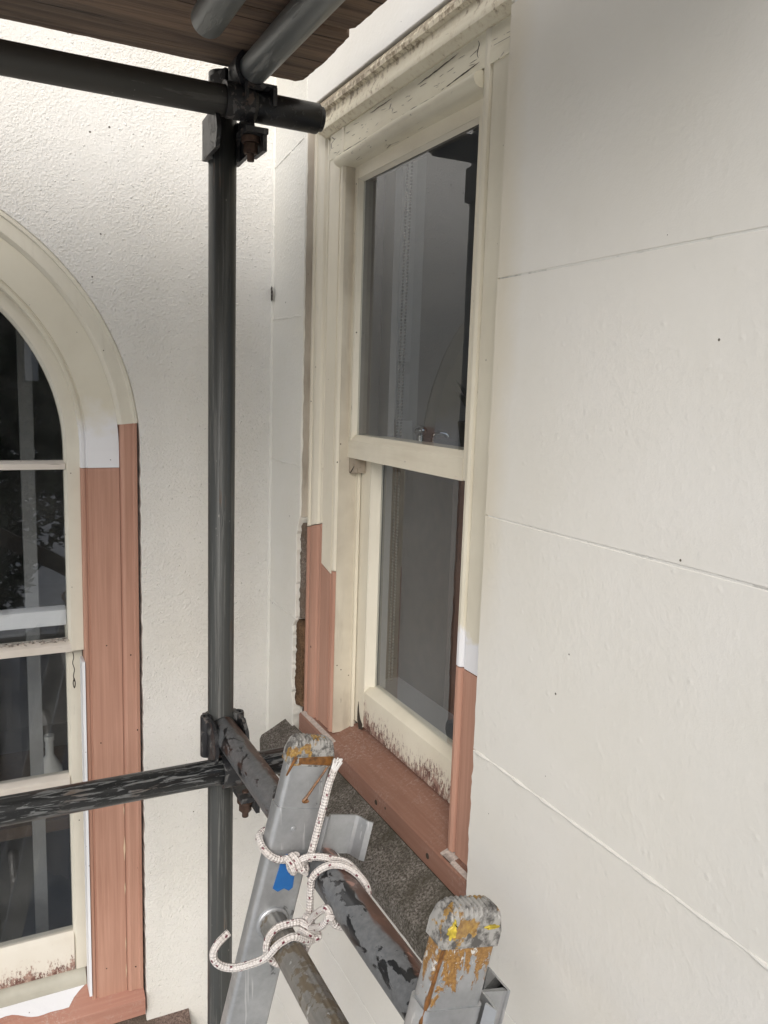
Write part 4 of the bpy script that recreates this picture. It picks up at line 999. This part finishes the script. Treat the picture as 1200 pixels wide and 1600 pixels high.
# a dim room behind the arched window: newel post, table, bottle
nw = MB(); nw.box((-.505, .62, -2.2), (-.470, .655, 1.25)); tag(obj('newel_post', nw, plain('white_gloss', (.34, .34, .34), .5, 0, .1)), 'white post standing inside the room behind the arched window', 'post')
tb_ = thing('table', 'dark table in the room behind the arched window', 'table', W(-.6, 1.2, -2.2))
obj('tabletop', MB().box((-1.1, .95, -1.50), (.1-.25, 1.55, -1.46)), MAT['roomfloor'], tb_)
for x, y in ((-1.06, .99), (-.19, .99), (-1.06, 1.51), (-.19, 1.51)): obj('leg', MB().box((x-.02, y-.02, -2.2), (x+.02, y+.02, -1.501)), MAT['roomfloor'], tb_)
bo_ = MB(); bo_.loft([[W(-.42+r_*math.cos(a), 1.1+r_*math.sin(a), -1.4599+z) for a in [2*math.pi*q/20 for q in range(20)]] for r_, z in ((.04, 0), (.042, .02), (.042, .12), (.014, .17), (.014, .22), (.017, .222), (.017, .24))])
tag(obj('bottle', bo_, MAT['porcelain'], smooth=50), 'pale bottle on the dark table behind the arched window', 'bottle')

# ------------------------------------------------------------------ what stands behind the camera (seen only in the panes)
def leaf_cloud(c, rx, ry, rz, n, size, seed):
    random.seed(seed); mb = MB(); c = Vector(c)
    while n > 0:
        p = Vector((random.uniform(-1, 1), random.uniform(-1, 1), random.uniform(-1, 1)))
        if p.length > 1 or mnoise.noise(Vector((p.x*2.4, p.y*2.4, p.z*2.4+seed))) < -.12: continue
        n -= 1; q = c+Vector((p.x*rx, p.y*ry, p.z*rz)); a = Vector((random.gauss(0, 1), random.gauss(0, 1), random.gauss(0, .6))).normalized(); b = a.orthogonal().normalized(); sz = size*(.6+.8*random.random())
        mb.add([q-a*sz, q+b*sz*.4, q+a*sz, q-b*sz*.4], [(0, 1, 2, 3)])
    return mb
LEAF = plain('tree_leaf', (.045, .07, .03), .95, 0, .5, 2)
BARK = plain('tree_bark', (.09, .07, .05), .9, 0, .4, 6)
for (x, y, h, r_, sd, lb) in ((-1.1, -8.6, 6.4, 2.2, 1, 'dense dark tree behind the balcony screen'), (1.6, -10.5, 7.6, 2.6, 2, 'taller tree farther back at the garden edge'), (-6.2, -11.5, 5.6, 2.2, 3, 'broad tree off to the left of the garden')):
    t = thing('garden_tree', lb, 'tree', Vector((x, y, 0)), 'garden trees')
    tr = MB(); tr.sweep([Vector((x, y, 0)), Vector((x+.08, y, h*.3)), Vector((x-.05, y+.1, h*.6)), Vector((x, y, h*.85))], .20, 10, 4, lambda q: 1-.75*q); obj('trunk', tr, BARK, t, 60)
    for k in range(4):
        a = k*1.7+sd; lm = MB(); lm.sweep([Vector((x, y, h*(.4+.08*k))), Vector((x+math.cos(a)*r_*.4, y+math.sin(a)*r_*.4, h*(.55+.08*k))), Vector((x+math.cos(a)*r_*.75, y+math.sin(a)*r_*.75, h*(.65+.08*k)))], .07, 8, 3, lambda q: 1-.7*q); obj('limb', lm, BARK, t, 60)
    obj('crown', leaf_cloud((x, y, h*.66), r_, r_, h*.40, 22000, .075, sd), LEAF, t, 60)
sc = thing('balcony', 'timber boarded balcony with white posts across the garden', 'balcony', Vector((.2, -5.2, 0)))
WP = plain('white_painted_post', (.72, .72, .70), .5, 0, .08); BB = bare_wood('brown_boards', (.26, .17, .13), (.19, .12, .09), (.32, .22, .17), (2, 20, 30))
for x in (-1.0, -.19, .02, .9): obj('post', MB().box((x-.045, -5.14, 0), (x+.045, -5.05, 6.2 if x in (.02, .9) else 4.05)), WP, sc)
for k in range(8): obj('board', MB().box((-1.1, -5.2, 2.35+.2*k), (1.1, -5.16, 2.53+.2*k)), BB, sc)
obj('deck_floor', MB().box((-1.1, -6.6, 2.16), (1.1, -5.05, 2.3)), BB, sc)
obj('handrail', MB().box((-1.1, -5.15, 4.06), (1.1, -5.0, 4.12)), WP, sc)
br_ = MB(); br_.loft([[p+Vector((0, y, z)) for y, z in ((0, -.05), (.04, -.05), (.04, .05), (0, .05))] for p in (W(-1.4, -2.75, -.29), W(-.03, -2.75, -1.09))])
tag(obj('brace_plank', br_, plain('dark_timber', (.05, .04, .032), .8)), 'dark diagonal bracing plank on the scaffold behind the viewer', 'plank')
ds = MB(); nx, nz = 40, 16
for i in range(nx+1):
    for k in range(nz+1):
        ds.v.append(Vector((-1.0+1.9*i/nx, -4.2+.09*math.sin(i*1.1)+.05*math.sin(i*2.7+k*.3), .9+1.9*k/nz-.10*math.sin(math.pi*i/nx*3)*(k/nz))))
for i in range(nx):
    for k in range(nz): ds.f.append((i*(nz+1)+k, (i+1)*(nz+1)+k, (i+1)*(nz+1)+k+1, i*(nz+1)+k+1))
tag(obj('dust_sheet', ds, plain('white_sheet', (.62, .62, .64), .8, 0, .1)), 'pale dust sheet hung below the balcony in folds', 'dust sheet')
